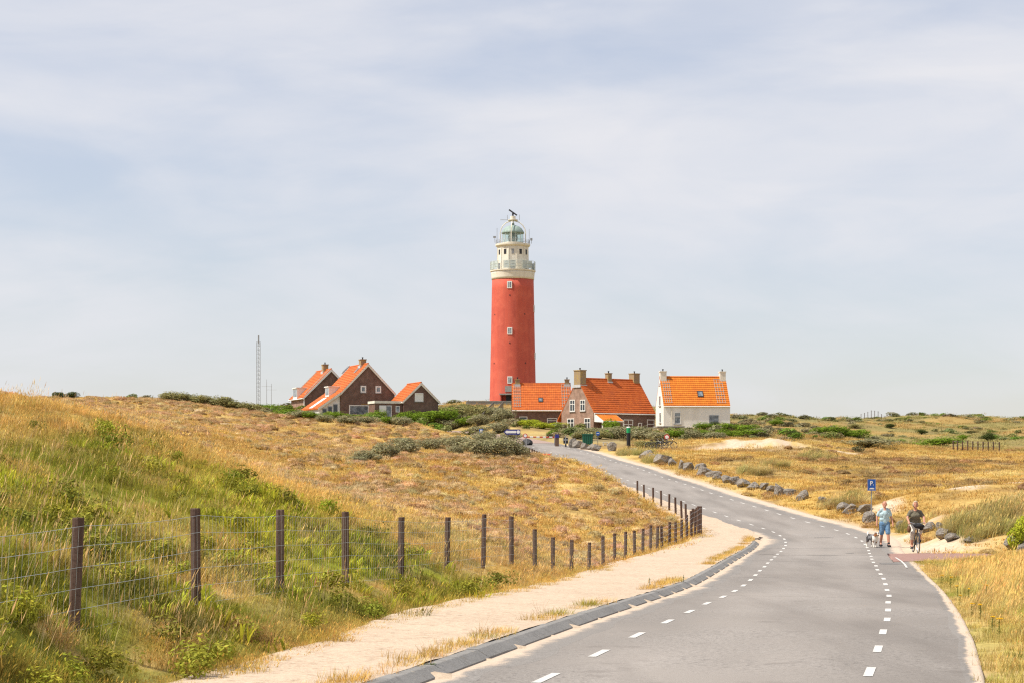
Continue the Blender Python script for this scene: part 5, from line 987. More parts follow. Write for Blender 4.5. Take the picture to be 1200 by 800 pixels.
b = empty('basket_cover', BK + Vector((0.02, -.50, .98)), R(-3), label='black cloth bag lying over the front of the bicycle', cat='bag'); link('cloth', skin_mesh('cloth', [], m_black, .016, 3, [((0, 0, 0), (.20, .11, .09)), ((-.12, .02, .04), (.1, .1, .07)), ((.08, .02, -.07), (.08, .07, .09))]), b); MB().tube([(-.1, .05, .05), (0, .10, .12), (.1, .05, .05)], .008, 6).build('strap', m_black, b)
def dog(loc, rz):
    o = empty('dog', loc, rz, label='black, white and tan shaggy dog trotting along the lane line', cat='dog'); ch = []
    ch += [([(0, -.18, .40), (0, .05, .38), (0, .28, .40)], (.135, .125, .115)), ([(0, -.24, .42), (0, -.36, .50)], (.105, .085))]
    for x, y, f in ((-.075, -.20, -.05), (.075, -.20, .10)): ch.append(([(x, y, .36), (x, y + f * .3 - .0, .20), (x, y + f, .10), (x, y + f - .03, .03)], (.06, .036, .03, .034)))
    for x, y, f in ((-.075, .27, .06), (.075, .27, -.06)): ch.append(([(x, y, .36), (x, y - .04 + f, .24), (x, y + .07 + f, .15), (x, y + .02 + f, .03)], (.075, .05, .03, .034)))
    ch += [([(0, .36, .44), (0.02, .46, .52), (.04, .48, .60)], (.04, .05, .03)), ([(0, -.42, .535), (0, -.52, .49)], (.05, .033))]
    ex = [((0, -.40, .545), (.075, .085, .075)), ((-.075, -.38, .56), (.022, .03, .05)), ((.075, -.38, .56), (.022, .03, .05)), ((0, -.27, .36), (.115, .09, .14))]
    me = skin_mesh('body', ch, m_skin, .012, 3, ex); me.materials.clear(); md = mat('dog_coat', (.1, .1, .1), .9); nt = md.node_tree; a = nt.nodes.new('ShaderNodeAttribute'); a.attribute_name = 'coat'; nt.links.new(a.outputs['Color'], nt.nodes['Principled BSDF'].inputs['Base Color']); me.materials.append(md)
    co = np.empty(len(me.vertices) * 3); me.vertices.foreach_get('co', co); co = co.reshape(-1, 3); x, y, z = co.T; col = np.tile(np.array([.045, .043, .045]), (len(co), 1)); W_ = np.array([.66, .62, .56]); T_ = np.array([.30, .13, .05])
    n = vnoise(x * 14 + z * 9, y * 14, 3); col[n > .62] = (.16, .16, .17)
    col[(z < .20)] = W_; col[(y < -.2) & (z < .47) & (np.abs(x) < .12)] = W_; col[(y > .40)] = W_ ; col[(z < .26) & (z > .18) & (n > .7)] = T_ * .8
    hd = (y < -.33) & (z > .44); col[hd & (np.abs(x) > .028) & (z < .56)] = T_; col[hd & (np.abs(x) < .026)] = W_; col[(y < -.525) & (z > .485)] = (.02, .02, .02)
    set_col(me, 'coat', col); link('body', me, o)
    for x_ in (-.032, .032): link('eye', skin_mesh('eye', [], m_eye, .005, 1, [((x_, -.47, .565), (.011, .011, .011))]), o)
    MB().tube([(.09 * math.cos(a), -.31 + .05 * math.sin(a), .48 - .06 * math.sin(a)) for a in np.linspace(0, 6.283, 17)], .008, 5, cap=False).build('collar', m_sred, o); return o
q = onroad(1022.5, 641); dog((q.x, q.y, q.z), R(14))
# bicycles parked below the scrub
for i, (u, v, rz, lab) in enumerate([(766, 525, 100, 'bicycle parked below the scrub, leftmost of the parked group'), (772, 525, 75, 'bicycle parked below the scrub, second from left of the group'), (778, 524, 60, 'bicycle parked below the scrub, third from left of the group'), (783, 524, 95, 'bicycle parked below the scrub, nearest to the round red sign')]):
    p = ground_hit(u, v + 1.5, 120); bicycle((p.x, p.y, p.z), R(rz), lab, group='bicycles parked below the scrub')
# ------------------------------------------------------------------ plants: blades and leaves as real faces
m_blade = foliage('grass_blades', .3); m_leafi = foliage('scrub_leaves', .25)
def soup(name, V, Fc, shade, m):
    me = bpy.data.meshes.new(name); me.from_pydata([tuple(v) for v in V], [], Fc); a = me.color_attributes.new('shade', 'FLOAT_COLOR', 'POINT'); c = np.ones((len(V), 4), np.float32); c[:, :3] = np.asarray(shade).reshape(-1, 3); a.data.foreach_set('color', c.ravel()); me.materials.append(m); return me
def tuft(seed, n, hmin, hmax, spread, width, out=.5, wind=0, droop=.3, seg=3, head=0, var=.38, broad=False):
    r = random.Random(seed); V = []; Fc = []; sh = []
    for i in range(n):
        a = r.uniform(0, 2 * math.pi); q = spread * math.sqrt(r.random()); b = Vector((q * math.cos(a), q * math.sin(a), -.03)); h = r.uniform(hmin, hmax)
        oa = a + r.uniform(-1.2, 1.2); o = Vector((math.cos(oa), math.sin(oa), 0)) * r.uniform(.1, 1) * out + Vector((wind * r.uniform(.5, 1.2), 0, 0)); side = Vector((-math.sin(oa + r.uniform(-.9, .9)), math.cos(oa), 0)).normalized(); w = width * r.uniform(.6, 1.3)
        k = len(V); s = r.uniform(1 - var, 1 + var); tone = r.uniform(-.07, .07); c = (s * (1 + tone), s, s * (1 - tone))
        for j in range(seg + 1):
            t = j / seg; p = b + Vector((0, 0, h * t * (1 - droop * t * t * .5))) + o * h * (t * .45 + t * t * .55); ww = w * ((1 - t) ** .7 if not broad else math.sin(math.pi * (t * .85 + .12))) * .5
            if j < seg: V += [p - side * ww, p + side * ww]; sh += [c, c]
            else: V.append(p); sh.append(c)
        for j in range(seg - 1): Fc.append((k + 2 * j, k + 2 * j + 1, k + 2 * j + 3, k + 2 * j + 2))
        Fc.append((k + 2 * seg - 2, k + 2 * seg - 1, k + 2 * seg))
        if head and r.random() < head:
            p = V[-1]; k = len(V); hl = h * .22; d = (o + Vector((0, 0, 1))).normalized(); V += [p - d * hl * .2, p + side * w * 1.3 + d * hl * .3, p + d * hl, p - side * w * 1.3 + d * hl * .3]; sh += [(1.25, 1.1, .95)] * 4; Fc.append((k, k + 1, k + 2, k + 3))
    return V, Fc, sh
def protos(kind, n, *a, m=None, **k):
    out = []
    for i in range(n):
        me = soup(kind, *tuft(101 + 13 * i + len(kind), *a, **k), m or m_blade); out.append(bpy.data.objects.new(kind + '_source', me))
    return out
def leafball(seed, n, leaf, lobes=5, flat=.8, dome=True):
    r = random.Random(seed); V = []; Fc = []; sh = []
    L = [(Vector((r.uniform(-.28, .28), r.uniform(-.28, .28), r.uniform(.3, .62))), r.uniform(.2, .36)) for _ in range(lobes)]
    for i in range(n):
        c, rr = r.choice(L); d = Vector((r.gauss(0, 1), r.gauss(0, 1), r.gauss(0, 1))).normalized(); p = c + d * rr * r.uniform(.72, 1.08) ** .8
        if p.z < .02: p.z = r.uniform(.02, .2)
        nrm = (d + Vector((r.gauss(0, .55), r.gauss(0, .55), r.gauss(0, .55) + .25))).normalized(); a = nrm.orthogonal().normalized(); b = nrm.cross(a); t = r.uniform(0, 6.28); a, b = a * math.cos(t) + b * math.sin(t), b * math.cos(t) - a * math.sin(t)
        l = leaf * r.uniform(.6, 1.3); k = len(V); V += [p - a * l, p + b * l * .45, p + a * l, p - b * l * .45]; s = r.uniform(.7, 1.3); sh += [(s * r.uniform(.9, 1.1), s, s * r.uniform(.85, 1.1))] * 4; Fc.append((k, k + 1, k + 2, k + 3))
    return V, Fc, sh
def scatter(name, label, cat, x, y, scl, tint, src, tilt=.12, z=None, sz=None):
    n = len(x); z = height(x, y) if z is None else z
    me = bpy.data.meshes.new(name); me.vertices.add(n); me.vertices.foreach_set('co', np.stack([x, y, z], 1).ravel())
    rot = np.stack([rng.normal(0, tilt, n), rng.normal(0, tilt, n), rng.uniform(-.7, .7, n) + (rng.random(n) < .5) * 0], 1)
    a = me.attributes.new('rot', 'FLOAT_VECTOR', 'POINT'); a.data.foreach_set('vector', rot.ravel().astype(np.float32))
    s3 = np.stack([scl, scl, scl if sz is None else sz], 1); a = me.attributes.new('scl', 'FLOAT_VECTOR', 'POINT'); a.data.foreach_set('vector', s3.ravel().astype(np.float32))
    a = me.attributes.new('idx', 'INT', 'POINT'); a.data.foreach_set('value', rng.integers(0, len(src), n).astype(np.int32))
    c = np.ones((n, 4), np.float32); c[:, :3] = tint; a = me.attributes.new('tint', 'FLOAT_COLOR', 'POINT'); a.data.foreach_set('color', c.ravel())
    o = link(name, me, label=label, cat=cat, kind='stuff')
    ng = bpy.data.node_groups.new(name, 'GeometryNodeTree'); ng.interface.new_socket('Geometry', in_out='INPUT', socket_type='NodeSocketGeometry'); ng.interface.new_socket('Geometry', in_out='OUTPUT', socket_type='NodeSocketGeometry')
    N = ng.nodes.new; K = ng.links.new; gi = N('NodeGroupInput'); go = N('NodeGroupOutput'); ip = N('GeometryNodeInstanceOnPoints'); jn = N('GeometryNodeJoinGeometry')
    for s in src:
        oi = N('GeometryNodeObjectInfo'); oi.inputs['Object'].default_value = s; oi.inputs['As Instance'].default_value = True; K(oi.outputs['Geometry'], jn.inputs[0])
    def na(nm, ty): q = N('GeometryNodeInputNamedAttribute'); q.data_type = ty; q.inputs['Name'].default_value = nm; return q.outputs['Attribute']
    K(gi.outputs[0], ip.inputs['Points']); K(jn.outputs[0], ip.inputs['Instance']); ip.inputs['Pick Instance'].default_value = True; K(na('idx', 'INT'), ip.inputs['Instance Index'])
    er = N('FunctionNodeEulerToRotation'); K(na('rot', 'FLOAT_VECTOR'), er.inputs[0]); K(er.outputs[0], ip.inputs['Rotation']); K(na('scl', 'FLOAT_VECTOR'), ip.inputs['Scale']); K(ip.outputs[0], go.inputs[0])
    md = o.modifiers.new('scatter', 'NODES'); md.node_group = ng; return o
def pts(n, x0, x1, y0, y1): return rng.uniform(x0, x1, n), rng.uniform(y0, y1, n)
def jit(c, k=.24): return c * rng.uniform(1 - k, 1 + k, (len(c), 1)) * rng.uniform(.91, 1.09, (len(c), 3))
def keep(m, *a): return [q[m] for q in a]
def mix(a, b, t): return a * (1 - t[:, None]) + b * t[:, None]
WIND = .35
T_short = protos('short_grass', 4, 36, .10, .24, .24, .010, out=.9, wind=.08)
T_mid = protos('mid_grass', 4, 36, .14, .31, .22, .009, out=.7, wind=.12, head=.25)
T_tall = protos('tall_grass', 4, 44, .45, .85, .2, .011, out=.35, wind=WIND, droop=.5, head=.3)
T_fern = protos('broad_leaf', 3, 26, .12, .30, .2, .032, out=.9, broad=True, droop=.5)
T_stalk = protos('seed_stalk', 3, 7, .45, .85, .25, .006, out=.2, wind=.25, head=1)
T_heath = protos('heather_hummock', 4, 120, .10, .26, .34, .022, out=1.1, seg=2)
def hummock(seed):
    r = random.Random(seed); V, Fc, sh = tuft(seed, 170, .06, .17, .36, .02, out=1.1, seg=2)
    for i, v in enumerate(V): q = math.hypot(v.x, v.y); v.z += .17 * max(0, 1 - (q / .42) ** 2)
    bm = bmesh.new(); bmesh.ops.create_icosphere(bm, subdivisions=3, radius=1); k = len(V); a, b = r.uniform(.28, .40), r.uniform(.24, .34)
    for v in bm.verts:
        n = float(vnoise(v.co.x * 3.3 + seed, v.co.y * 3.3 + v.co.z * 2, seed)); q = .75 + .5 * n; V.append(Vector((v.co.x * a * q, v.co.y * b * q, v.co.z * .15 * q))); s = r.uniform(.75, 1.15); sh.append((s, s, s))
    Fc += [tuple(k + v.index for v in f.verts) for f in bm.faces]; bm.free(); return V, Fc, sh
T_heath = [bpy.data.objects.new('hummock_source', soup('hummock', *hummock(31 + i), m_blade)) for i in range(5)]
T_sward = protos('short_sward', 4, 70, .04, .11, .5, .02, out=1.3, seg=2)
T_marram = protos('marram_tussock', 3, 80, .6, 1.0, .3, .016, out=.55, wind=.4, droop=.6, head=.1)

# near dune and verge left of the road
x, y = pts(46000, -27, 9, 9, 58); x2, y2 = pts(12000, -16, 3, 9, 27); x = np.concatenate([x, x2]); y = np.concatenate([y, y2]); off, s, zr = road_off(x, y); b = path_b(s)
d_edge = b - off; lens = np.clip(1 - (y - 30) / 60, .55, 1)
m = (d_edge > .05 - .35 * fbm(x * 2, y * 2, 81, 2)) & (rng.random(len(x)) < lens) & (x > -8 - .46 * y)
x, y, off, s, d_edge = keep(m, x, y, off, s, d_edge)
t = tint_at(x, y, off, s); big = fbm(x / 1.6, y / 1.6, 82, 3); crest = sstep(28, 44, y) * sstep(3, -6, x + (y - 40) * .3)
t = mix(t, STRAW * np.array([1.0, .92, .75]), np.clip(crest * 1.2 - .25, 0, .8) * sstep(.35, .55, big)); edge = 1 - sstep(.1, 1.2, d_edge); t = mix(t, GOLD, edge * .55)
cl = fbm(x / .55, y / .55, 95, 2); fd = np.full(len(x), 9.)
for i in range(len(fp) - 1):
    a_, b_ = fp[i], fp[i + 1]; dx_, dy_ = b_.x - a_.x, b_.y - a_.y; tt = np.clip(((x - a_.x) * dx_ + (y - a_.y) * dy_) / (dx_ * dx_ + dy_ * dy_), 0, 1); fd = np.minimum(fd, np.hypot(x - a_.x - tt * dx_, y - a_.y - tt * dy_))
sc = (1 - .35 * np.exp(-(fd / .6) ** 2)) * (.35 + .55 * big + .55 * sstep(.45, .75, cl)) * (1 - .4 * edge); t = t * (.82 + .36 * vnoise(x / .45, y / .45, 96))[:, None]; k = rng.random(len(x)); gsel = k < .42
scatter('short_grass', 'short dry and green grass covering the dune left of the fence', 'grass', x[gsel], y[gsel], sc[gsel] * 1.15, jit(t[gsel]), T_short)
g2 = ~gsel; scatter('dune_grass', 'ankle-high mixed grass on the near dune slope', 'grass', x[g2], y[g2], sc[g2], jit(t[g2]), T_mid)
m = rng.random(len(x)) < .05 * sstep(.25, .9, d_edge); q = keep(m, x, y); scatter('seed_stalks', 'pale seed stalks standing above the near dune grass', 'grass', q[0], q[1], rng.uniform(.45, .85, len(q[0])), jit(np.tile(np.array([.60, .46, .24]), (len(q[0]), 1)), .3), T_stalk)
zl = zone(x, y, Z_LIME); m = rng.random(len(x)) < zl * .4 * sstep(.4, .6, cl); q = keep(m, x, y); scatter('green_leaves', 'bright green leafy plants among the dune grass by the fence', 'plants', q[0], q[1], rng.uniform(.7, 1.25, len(q[0])), jit(np.tile(LIME, (len(q[0]), 1)), .3), T_fern)
zd = zone(x, y, Z_DARKG); m = rng.random(len(x)) < zd * .22; q = keep(m, x, y); scatter('dark_tufts', 'darker green tufts on the near dune', 'plants', q[0], q[1], rng.uniform(.8, 1.4, len(q[0])), jit(np.tile(np.array([.15, .15, .03]), (len(q[0]), 1)), .3), T_mid)
LB = [bpy.data.objects.new('weed_source', soup('weed', *leafball(80 + i, 460, .058, 6), m_leafi)) for i in range(3)]
zg = np.maximum(zone(x, y, Z_LIME), zone(x, y, Z_GREEN) * .35); m = (rng.random(len(x)) < .035 * zg + .006 * zone(x, y, Z_GREEN)) & (fd > .25); q = keep(m, x, y); ws = rng.uniform(.25, .65, len(q[0])); scatter('leafy_weeds', 'low leafy green weeds in clumps on the near dune', 'weeds', q[0], q[1], ws, jit(mix(np.tile(np.array([.36, .36, .045]), (len(q[0]), 1)), np.array([.20, .20, .04]), rng.random(len(q[0]))), .2), LB, sz=ws * .75)
# dry weeds along the top of the kerb
s_ = rng.uniform(-15, 64, 900); o_ = -3.04 - np.abs(rng.normal(0, .14, 900)); m = (vnoise(s_ * .55, s_ * 0, 83) > .42) ; s_, o_ = s_[m], o_[m]; x, y, zz = road_pt(s_, o_); scatter('kerb_grass', 'thin strip of dry grass growing behind the kerb', 'grass', x, y, rng.uniform(.35, .8, len(x)), jit(mix(np.tile(GOLD, (len(x), 1)), GREEN, (vnoise(s_ * .8, s_ * 0, 84) > .8) * .8)), T_short, z=zz + .11)
# middle dune and hollow
x, y = pts(30000, -34, 12, 55, 150); off, s, zr = road_off(x, y); m = (off < path_b(s) - .1) & (x > -.32 * y - 4); x, y, off, s = keep(m, x, y, off, s)
t = tint_at(x, y, off, s); scatter('golden_sward', 'short golden sward on the middle dune', 'grass', x, y, rng.uniform(.7, 1.3, len(x)) * (1 + (y - 55) / 160), jit(t, .22), T_sward)
hx = fbm(x / 5, y / 7, 85, 3); fencez = np.array([np.hypot(x - p.x, y - p.y).min() if False else 0 for p in fp[:1]])
m = (rng.random(len(x)) < (.07 + .17 * sstep(.44, .58, hx)) * sstep(54, 60, y) * (off < path_b(s) - 1.0)); q = keep(m, x, y); hs_ = rng.uniform(.4, 1.05, len(q[0])); scatter('heather_tussocks', 'tan heather hummocks dotted over the middle dune', 'heather', q[0], q[1], hs_, jit(mix(np.tile(np.array([.66, .475, .26]), (len(q[0]), 1)), np.array([.44, .29, .14]), rng.random(len(q[0])) * .8), .2), T_heath, sz=hs_ * 1.5)
m = (off > path_b(s) - 1.6) | (rng.random(len(x)) < .03); m &= y < 110; q = keep(m, x, y); scatter('verge_grass', 'ragged grass along the far fence verge', 'grass', q[0], q[1], rng.uniform(.6, 1.0, len(q[0])), jit(np.tile(GOLD * .9, (len(q[0]), 1)), .25), T_mid)
# heath slope on the left
x, y = pts(30000, -82, 2, 62, 262); off, s, zr = road_off(x, y); m = (off < -8) & (x > -.36 * y - 4) & (zone(x, y, Z_SCRUB) < .5); x, y, off, s = keep(m, x, y, off, s)
hx = fbm(x / 6, y / 9, 86, 3); t = tint_at(x, y, off, s); m = rng.random(len(x)) < .08 + .27 * sstep(.42, .58, hx); q = keep(m, x, y, hx)
scatter('heath', 'brown heather hummocks covering the slope below the gabled houses', 'heather', q[0], q[1], rng.uniform(.6, 1.4, len(q[0])) * (1 + q[1] / 500), jit(mix(np.tile(np.array([.60, .42, .22]), (len(q[0]), 1)), np.array([.38, .245, .115]), rng.random(len(q[0])) ** 1.3), .2), T_heath)
m2 = ~m; q = keep(m2, x, y, off, s); scatter('heath_sward', 'dry grass between the heather hummocks on the left slope', 'grass', q[0], q[1], rng.uniform(1, 2, len(q[0])), jit(tint_at(q[0], q[1], q[2], q[3]), .2), T_sward)
# right of the road, near
x, y = pts(26000, 2, 30, 9, 66); off, s, zr = road_off(x, y); dc, _ = cpath_dist(x, y); e = off - 2.62 + .5 * (fbm(x * 1.5, y * 1.5, 87, 3) - .5); m = (e > 0) & (x < .36 * y + 7) & (dc > 2.4); x, y, off, s, e, dc = keep(m, x, y, off, s, e, dc)
fan = zone(x, y, [(1085, 638, 70.5, 1.9), (1060, 634, 74, 1.5)]); m = rng.random(len(x)) > fan; x, y, off, s, e, dc = keep(m, x, y, off, s, e, dc)
t = tint_at(x, y, off, s); tall = sstep(26, 36, y) * sstep(.2, 1.4, e) * (1 - sstep(47, 54, y)); k = rng.random(len(x)); edge = 1 - sstep(0, .8, e)
t = mix(t, np.array([.30, .31, .06]), sstep(.5, .64, fbm(x / 1.2, y / 2, 88, 3)) * .7 * (1 - tall * .3)); a = k < tall * .75
scatter('tall_grass', 'tall straw-coloured grass leaning over the right roadside', 'grass', x[a], y[a], rng.uniform(.38, .75, a.sum()), jit(mix(t[a], np.tile(np.array([.66, .50, .22]), (a.sum(), 1)), np.full(a.sum(), .5)), .2), T_tall)
a = ~a; scatter('roadside_grass', 'short dry grass on the right roadside', 'grass', x[a], y[a], (.55 + .6 * fbm(x[a], y[a], 89, 2)) * (1 - .5 * edge[a]), jit(t[a], .2), T_short); m = a & (rng.random(len(x)) < .25) & (e > .4)
scatter('roadside_stems', 'mixed grass stems on the right roadside', 'grass', x[m], y[m], rng.uniform(.5, .95, m.sum()), jit(t[m], .25), T_mid)
# golden field right of the road
x, y = pts(36000, 12, 120, 66, 250); off, s, zr = road_off(x, y); dc, _ = cpath_dist(x, y); sd = zone(x, y, Z_SAND); m = (off > 3.7) & (x < .34 * y + 6) & (dc > 1.9) & (rng.random(len(x)) > np.clip(sd * 1.9 - .2, 0, 1)) & (zone(x, y, [(1085, 638, 70.5, 1.9), (1060, 634, 74, 1.5)]) < .5); x, y, off, s = keep(m, x, y, off, s)
t = tint_at(x, y, off, s); scatter('golden_field', 'golden brown short grass over the field right of the road', 'grass', x, y, rng.uniform(.8, 1.5, len(x)) * (1 + y / 300), jit(t, .2), T_sward)
m = (off < 9) & (rng.random(len(x)) < .5) & (s > 50); q = keep(m, x, y); scatter('boulder_grass', 'yellow grass growing between the roadside boulders', 'grass', q[0], q[1], rng.uniform(.7, 1.3, len(q[0])), jit(np.tile(GOLD, (len(q[0]), 1)), .25), T_mid)
m = rng.random(len(x)) < .10 * sstep(.45, .6, fbm(x / 9, y / 5, 43, 4)); q = keep(m, x, y); scatter('field_tussocks', 'brown tussocks scattered over the golden field right of the road', 'heather', q[0], q[1], rng.uniform(.5, 1.2, len(q[0])) * (1 + q[1] / 400), jit(np.tile(np.array([.40, .26, .12]), (len(q[0]), 1)), .3), T_heath)
MAR = [(1105,585,88,2.0),(1160,618,73,2.2),(1192,612,72,2.4),(1140,628,71,1.1),(960,590,94,.9),(990,576,104,1.3),(925,583,99,1.0),(882,556,140,1.4),(955,548,165,1.6),(905,552,150,1.2),(1085,590,86,1.3),(760,541,160,2),(740,532,172,2),(1150,590,84,1.5)]
xs = []; ys = []
for u, v, d, r in MAR:
    q = ground_hit(u, v, d * .75) if False else at(u, v, d); n = int(34 * r); a = rng.uniform(0, 6.28, n); rr = r * np.sqrt(rng.random(n)); xs.append(q.x + rr * np.cos(a)); ys.append(q.y + rr * np.sin(a) * 1.2)
x = np.concatenate(xs); y = np.concatenate(ys); off, s, zr = road_off(x, y); dc, _ = cpath_dist(x, y); m = (off > 3.8) & (dc > 1.8); x, y = keep(m, x, y)
scatter('marram', 'grey-green marram grass in clumps on the right bank', 'grass', x, y, rng.uniform(.55, 1.15, len(x)), jit(mix(np.tile(np.array([.34, .32, .11]), (len(x), 1)), np.array([.60, .47, .22]), rng.random(len(x))), .2), T_marram)
# far dune scrub
S_leaf = []
for i in range(3): S_leaf.append(bpy.data.objects.new('scrub_source', soup('scrub', *leafball(50 + i, 420, .075, 4), m_leafi)))
x, y = pts(26000, -120, 240, 195, 500); m = (np.abs(x) < .36 * y + 12) & (y > 200); x, y = keep(m, x, y); n1 = fbm(x / 9, y / 12, 91, 3); z_ = zone(x, y, Z_SCRUB); lhm = np.hypot(x - .2, y - 345) > 7; off, s, zr = road_off(x, y)
p_ = np.maximum(sstep(.50, .62, n1) * .22 * sstep(225, 260, y), z_ * .85); m = (rng.random(len(x)) < p_) & lhm & (off < -4) | (rng.random(len(x)) < p_) & lhm & (off > 4)
hs = [(HB.root, 10.5, 6.6)] 
for o in list(C.objects):
    if o.get('category') in ('house', 'shed') and o.parent is None:
        Mi = (Matrix.Translation(o.location) @ Matrix.Rotation(o.rotation_euler.z, 4, 'Z')).inverted(); q = np.array(Mi); lx = q[0, 0] * x + q[0, 1] * y + q[0, 3]; ly = q[1, 0] * x + q[1, 1] * y + q[1, 3]; m &= ~((lx > -1.0) & (lx < 11.3) & (ly > -1.3) & (ly < 11.4))
x, y, n1, z_ = keep(m, x, y, n1, z_); gmix = sstep(.45, .6, fbm(x / 7, y / 7, 92, 3)); t = mix(mix(np.tile(np.array([.28, .25, .14]), (len(x), 1)), np.array([.16, .23, .04]), gmix), np.array([.16, .15, .07]), (rng.random(len(x)) < .3) * .8)
sc = rng.uniform(.7, 2.4, len(x)) * (1 + (y - 200) / 500); scatter('dune_scrub', 'low grey-green scrub patches over the far dunes and around the houses', 'scrub', x, y, sc, jit(t, .25), S_leaf, sz=sc * np.where(y > 260, .42, .6), z=height(x, y) - .14 * sc)
x, y = pts(20000, -150, 260, 235, 520); m = (np.abs(x) < .36 * y + 15); x, y = keep(m, x, y); off, s, zr = road_off(x, y); lhm = np.hypot(x - .2, y - 345) > 6; x, y, off, s = keep(lhm, x, y, off, s)
scatter('far_grass', 'rough ochre grass over the far dunes', 'grass', x, y, rng.uniform(2, 4, len(x)), jit(tint_at(x, y, off, s), .22), T_sward)

# ------------------------------------------------------------------ shrubs one can pick out
m_stem = mat('shrub_stem', (.10, .08, .06), .9)
LEAF = {'grey': (.30, .28, .16), 'green': (.17, .25, .03), 'olive': (.28, .26, .11), 'lime': (.38, .42, .04), 'dark': (.075, .095, .03)}
m_shrub = {k: foliage('leaves_' + k, .25, src=None, base=c) for k, c in LEAF.items()}
crowns = {k: [soup('crown', *leafball(200 + 7 * i + len(k), 2200, .042, 11), m_shrub[k]) for i in range(3)] for k in LEAF}
stemm = MB()
for a in np.linspace(0, 6.28, 6, endpoint=False): stemm.tube([(0, 0, -.15), (.08 * math.cos(a), .08 * math.sin(a), .2), (.24 * math.cos(a), .24 * math.sin(a), .52)], [.03, .02, .01], 5)
stemm = stemm.mesh('stems', m_stem)
def shrub(u, vb, w, h, kind, label, group, i, d=None, name='shrub'):
    p = ground_hit(u, vb, 60) if d is None else at(u, vb, d)
    if d is not None: p.z = h1(p.x, p.y)
    sc = p.y / F; o = empty(name, p, rnd.uniform(0, 6.28), label=label, cat='shrub', group=group); o.scale = (w * sc * 1.25, w * sc * rnd.uniform(1, 1.25), h * sc * 1.25)
    link('crown', crowns[kind][i % 3], o); link('stems', stemm, o); return o
def shrubs(lst, label, group, d=None, kind=None):
    lst = sorted(lst); n = len(lst)
    for i, q in enumerate(lst):
        k = kind or q[4]; word = ORD[i] + ' from the left' if i < (n + 1) // 2 else ORD[n - 1 - i] + ' from the right'
        if i == 0: word = 'leftmost one'
        if i == n - 1: word = 'rightmost one'
        shrub(q[0], q[1], q[2], q[3], k, label + ', ' + word, group, i, d=d)
G = 'grey-green thicket on the heath'
shrubs([(430,541,30,13),(455,538,36,19),(480,532,34,18),(470,522,26,10),(500,527,28,13),(525,524,26,12),(545,529,34,18),(560,534,36,20),(580,535,34,22),(599,535,28,20),(611,536,20,14),(590,523,26,12),(565,521,28,13),(418,542,22,8),(533,533,24,11),(575,527,24,12)], 'grey-green bush in the thicket across the heath slope', G, kind='grey')
G = 'scrub around the gabled houses'
shrubs([(338,487,26,8,'green'),(352,490,24,9,'grey'),(366,491,24,9,'green'),(395,491,26,8,'green'),(325,482,28,8,'green'),(378,494,22,8,'grey'),(408,496,26,9,'grey'),(430,497,24,9,'grey'),(441,492,22,11,'green'),(456,497,26,9,'green'),(470,499,26,11,'grey'),(418,491,22,6,'green'),(310,481,24,7,'green')], 'low bush in the hedge before the gabled houses', G)
G = 'scrub below the lighthouse'
shrubs([(482,496,30,13,'green'),(500,497,34,14,'green'),(520,496,30,16,'green'),(537,492,34,17,'olive'),(512,487,30,12,'olive'),(552,489,30,15,'olive'),(545,499,24,10,'green'),(561,498,24,12,'grey'),(490,489,26,9,'olive'),(577,491,24,15,'grey'),(592,496,26,17,'grey'),(601,492,12,12,'grey'),(583,507,30,12,'grey'),(560,508,26,9,'grey'),(572,517,26,12,'grey'),(527,502,26,9,'grey'),(600,515,22,9,'grey')], 'leafy bush on the slope below the lighthouse', G)
G = 'scrub before the cottages'
shrubs([(690,510,26,9,'grey'),(712,511,26,10,'grey'),(668,508,22,8,'grey'),(730,514,28,14,'grey'),(755,516,30,16,'grey'),(771,518,26,13,'grey'),(790,514,24,11,'green'),(760,525,24,9,'olive'),(803,514,28,11,'grey'),(818,513,26,9,'green'),(852,512,26,9,'green'),(836,515,26,9,'grey'),(872,507,26,10,'green'),(890,510,24,9,'grey'),(618,500,24,9,'lime'),(636,502,24,7,'lime'),(655,502,20,7,'lime'),(745,513,24,11,'green'),(826,504,24,9,'green'),(849,505,20,9,'green'),(703,514,24,9,'olive'),(680,514,20,8,'olive')], 'bush in the scrub band before the cottages', G)
shrub(717, 505, 20, 14, 'green', 'rounded dark green bush growing against the cottage porch', None, 1, d=229); shrub(836, 500, 13, 9, 'dark', 'dark twiggy bush by the grey door of the white cottage', None, 2, d=231)
for i, (u, v, w_, h_, k, lab) in enumerate([(931,512,13,8,'dark','small dark bush at the right end of the sand patch'),(972,509,40,10,'green','wide bright green bush on the dune above the sand patch'),(1004,513,34,10,'green','broad green bush right of the wide bright one'),(1016,523,50,9,'grey','long grey-green mound of bush above the golden field'),(1101,523,42,11,'green','bright green bush left of the fence posts in the field'),(1157,516,14,9,'dark','round dark green bush above the posts on the right'),(1128,516,10,6,'green','small green bush between the bright bush and the round dark one'),(1080,508,13,5,'dark','small dark shrub midway up the right-hand dune'),(1044,501,12,5,'dark','tiny dark shrub just below the skyline posts'),(908,498,14,6,'green','small green shrub high on the dune right of the white cottage'),(877,511,34,8,'green','flat green bush right of the white cottage'),(1002,501,14,5,'olive','olive shrub below the left end of the skyline posts')]): shrub(u, v, w_, h_, k, lab, 'bushes on the right-hand dune', i)
for i, (u, v, w_, h_, lab) in enumerate([(68,468,13,5.5,'dark bush on the left skyline, the taller of the pair'),(84,469,16,4.5,'dark flat bush on the left skyline, the lower of the pair')]): shrub(u, v + 3, w_, h_ + 3, 'dark', lab, None, i, d=212)
G = 'scrub on the left skyline'
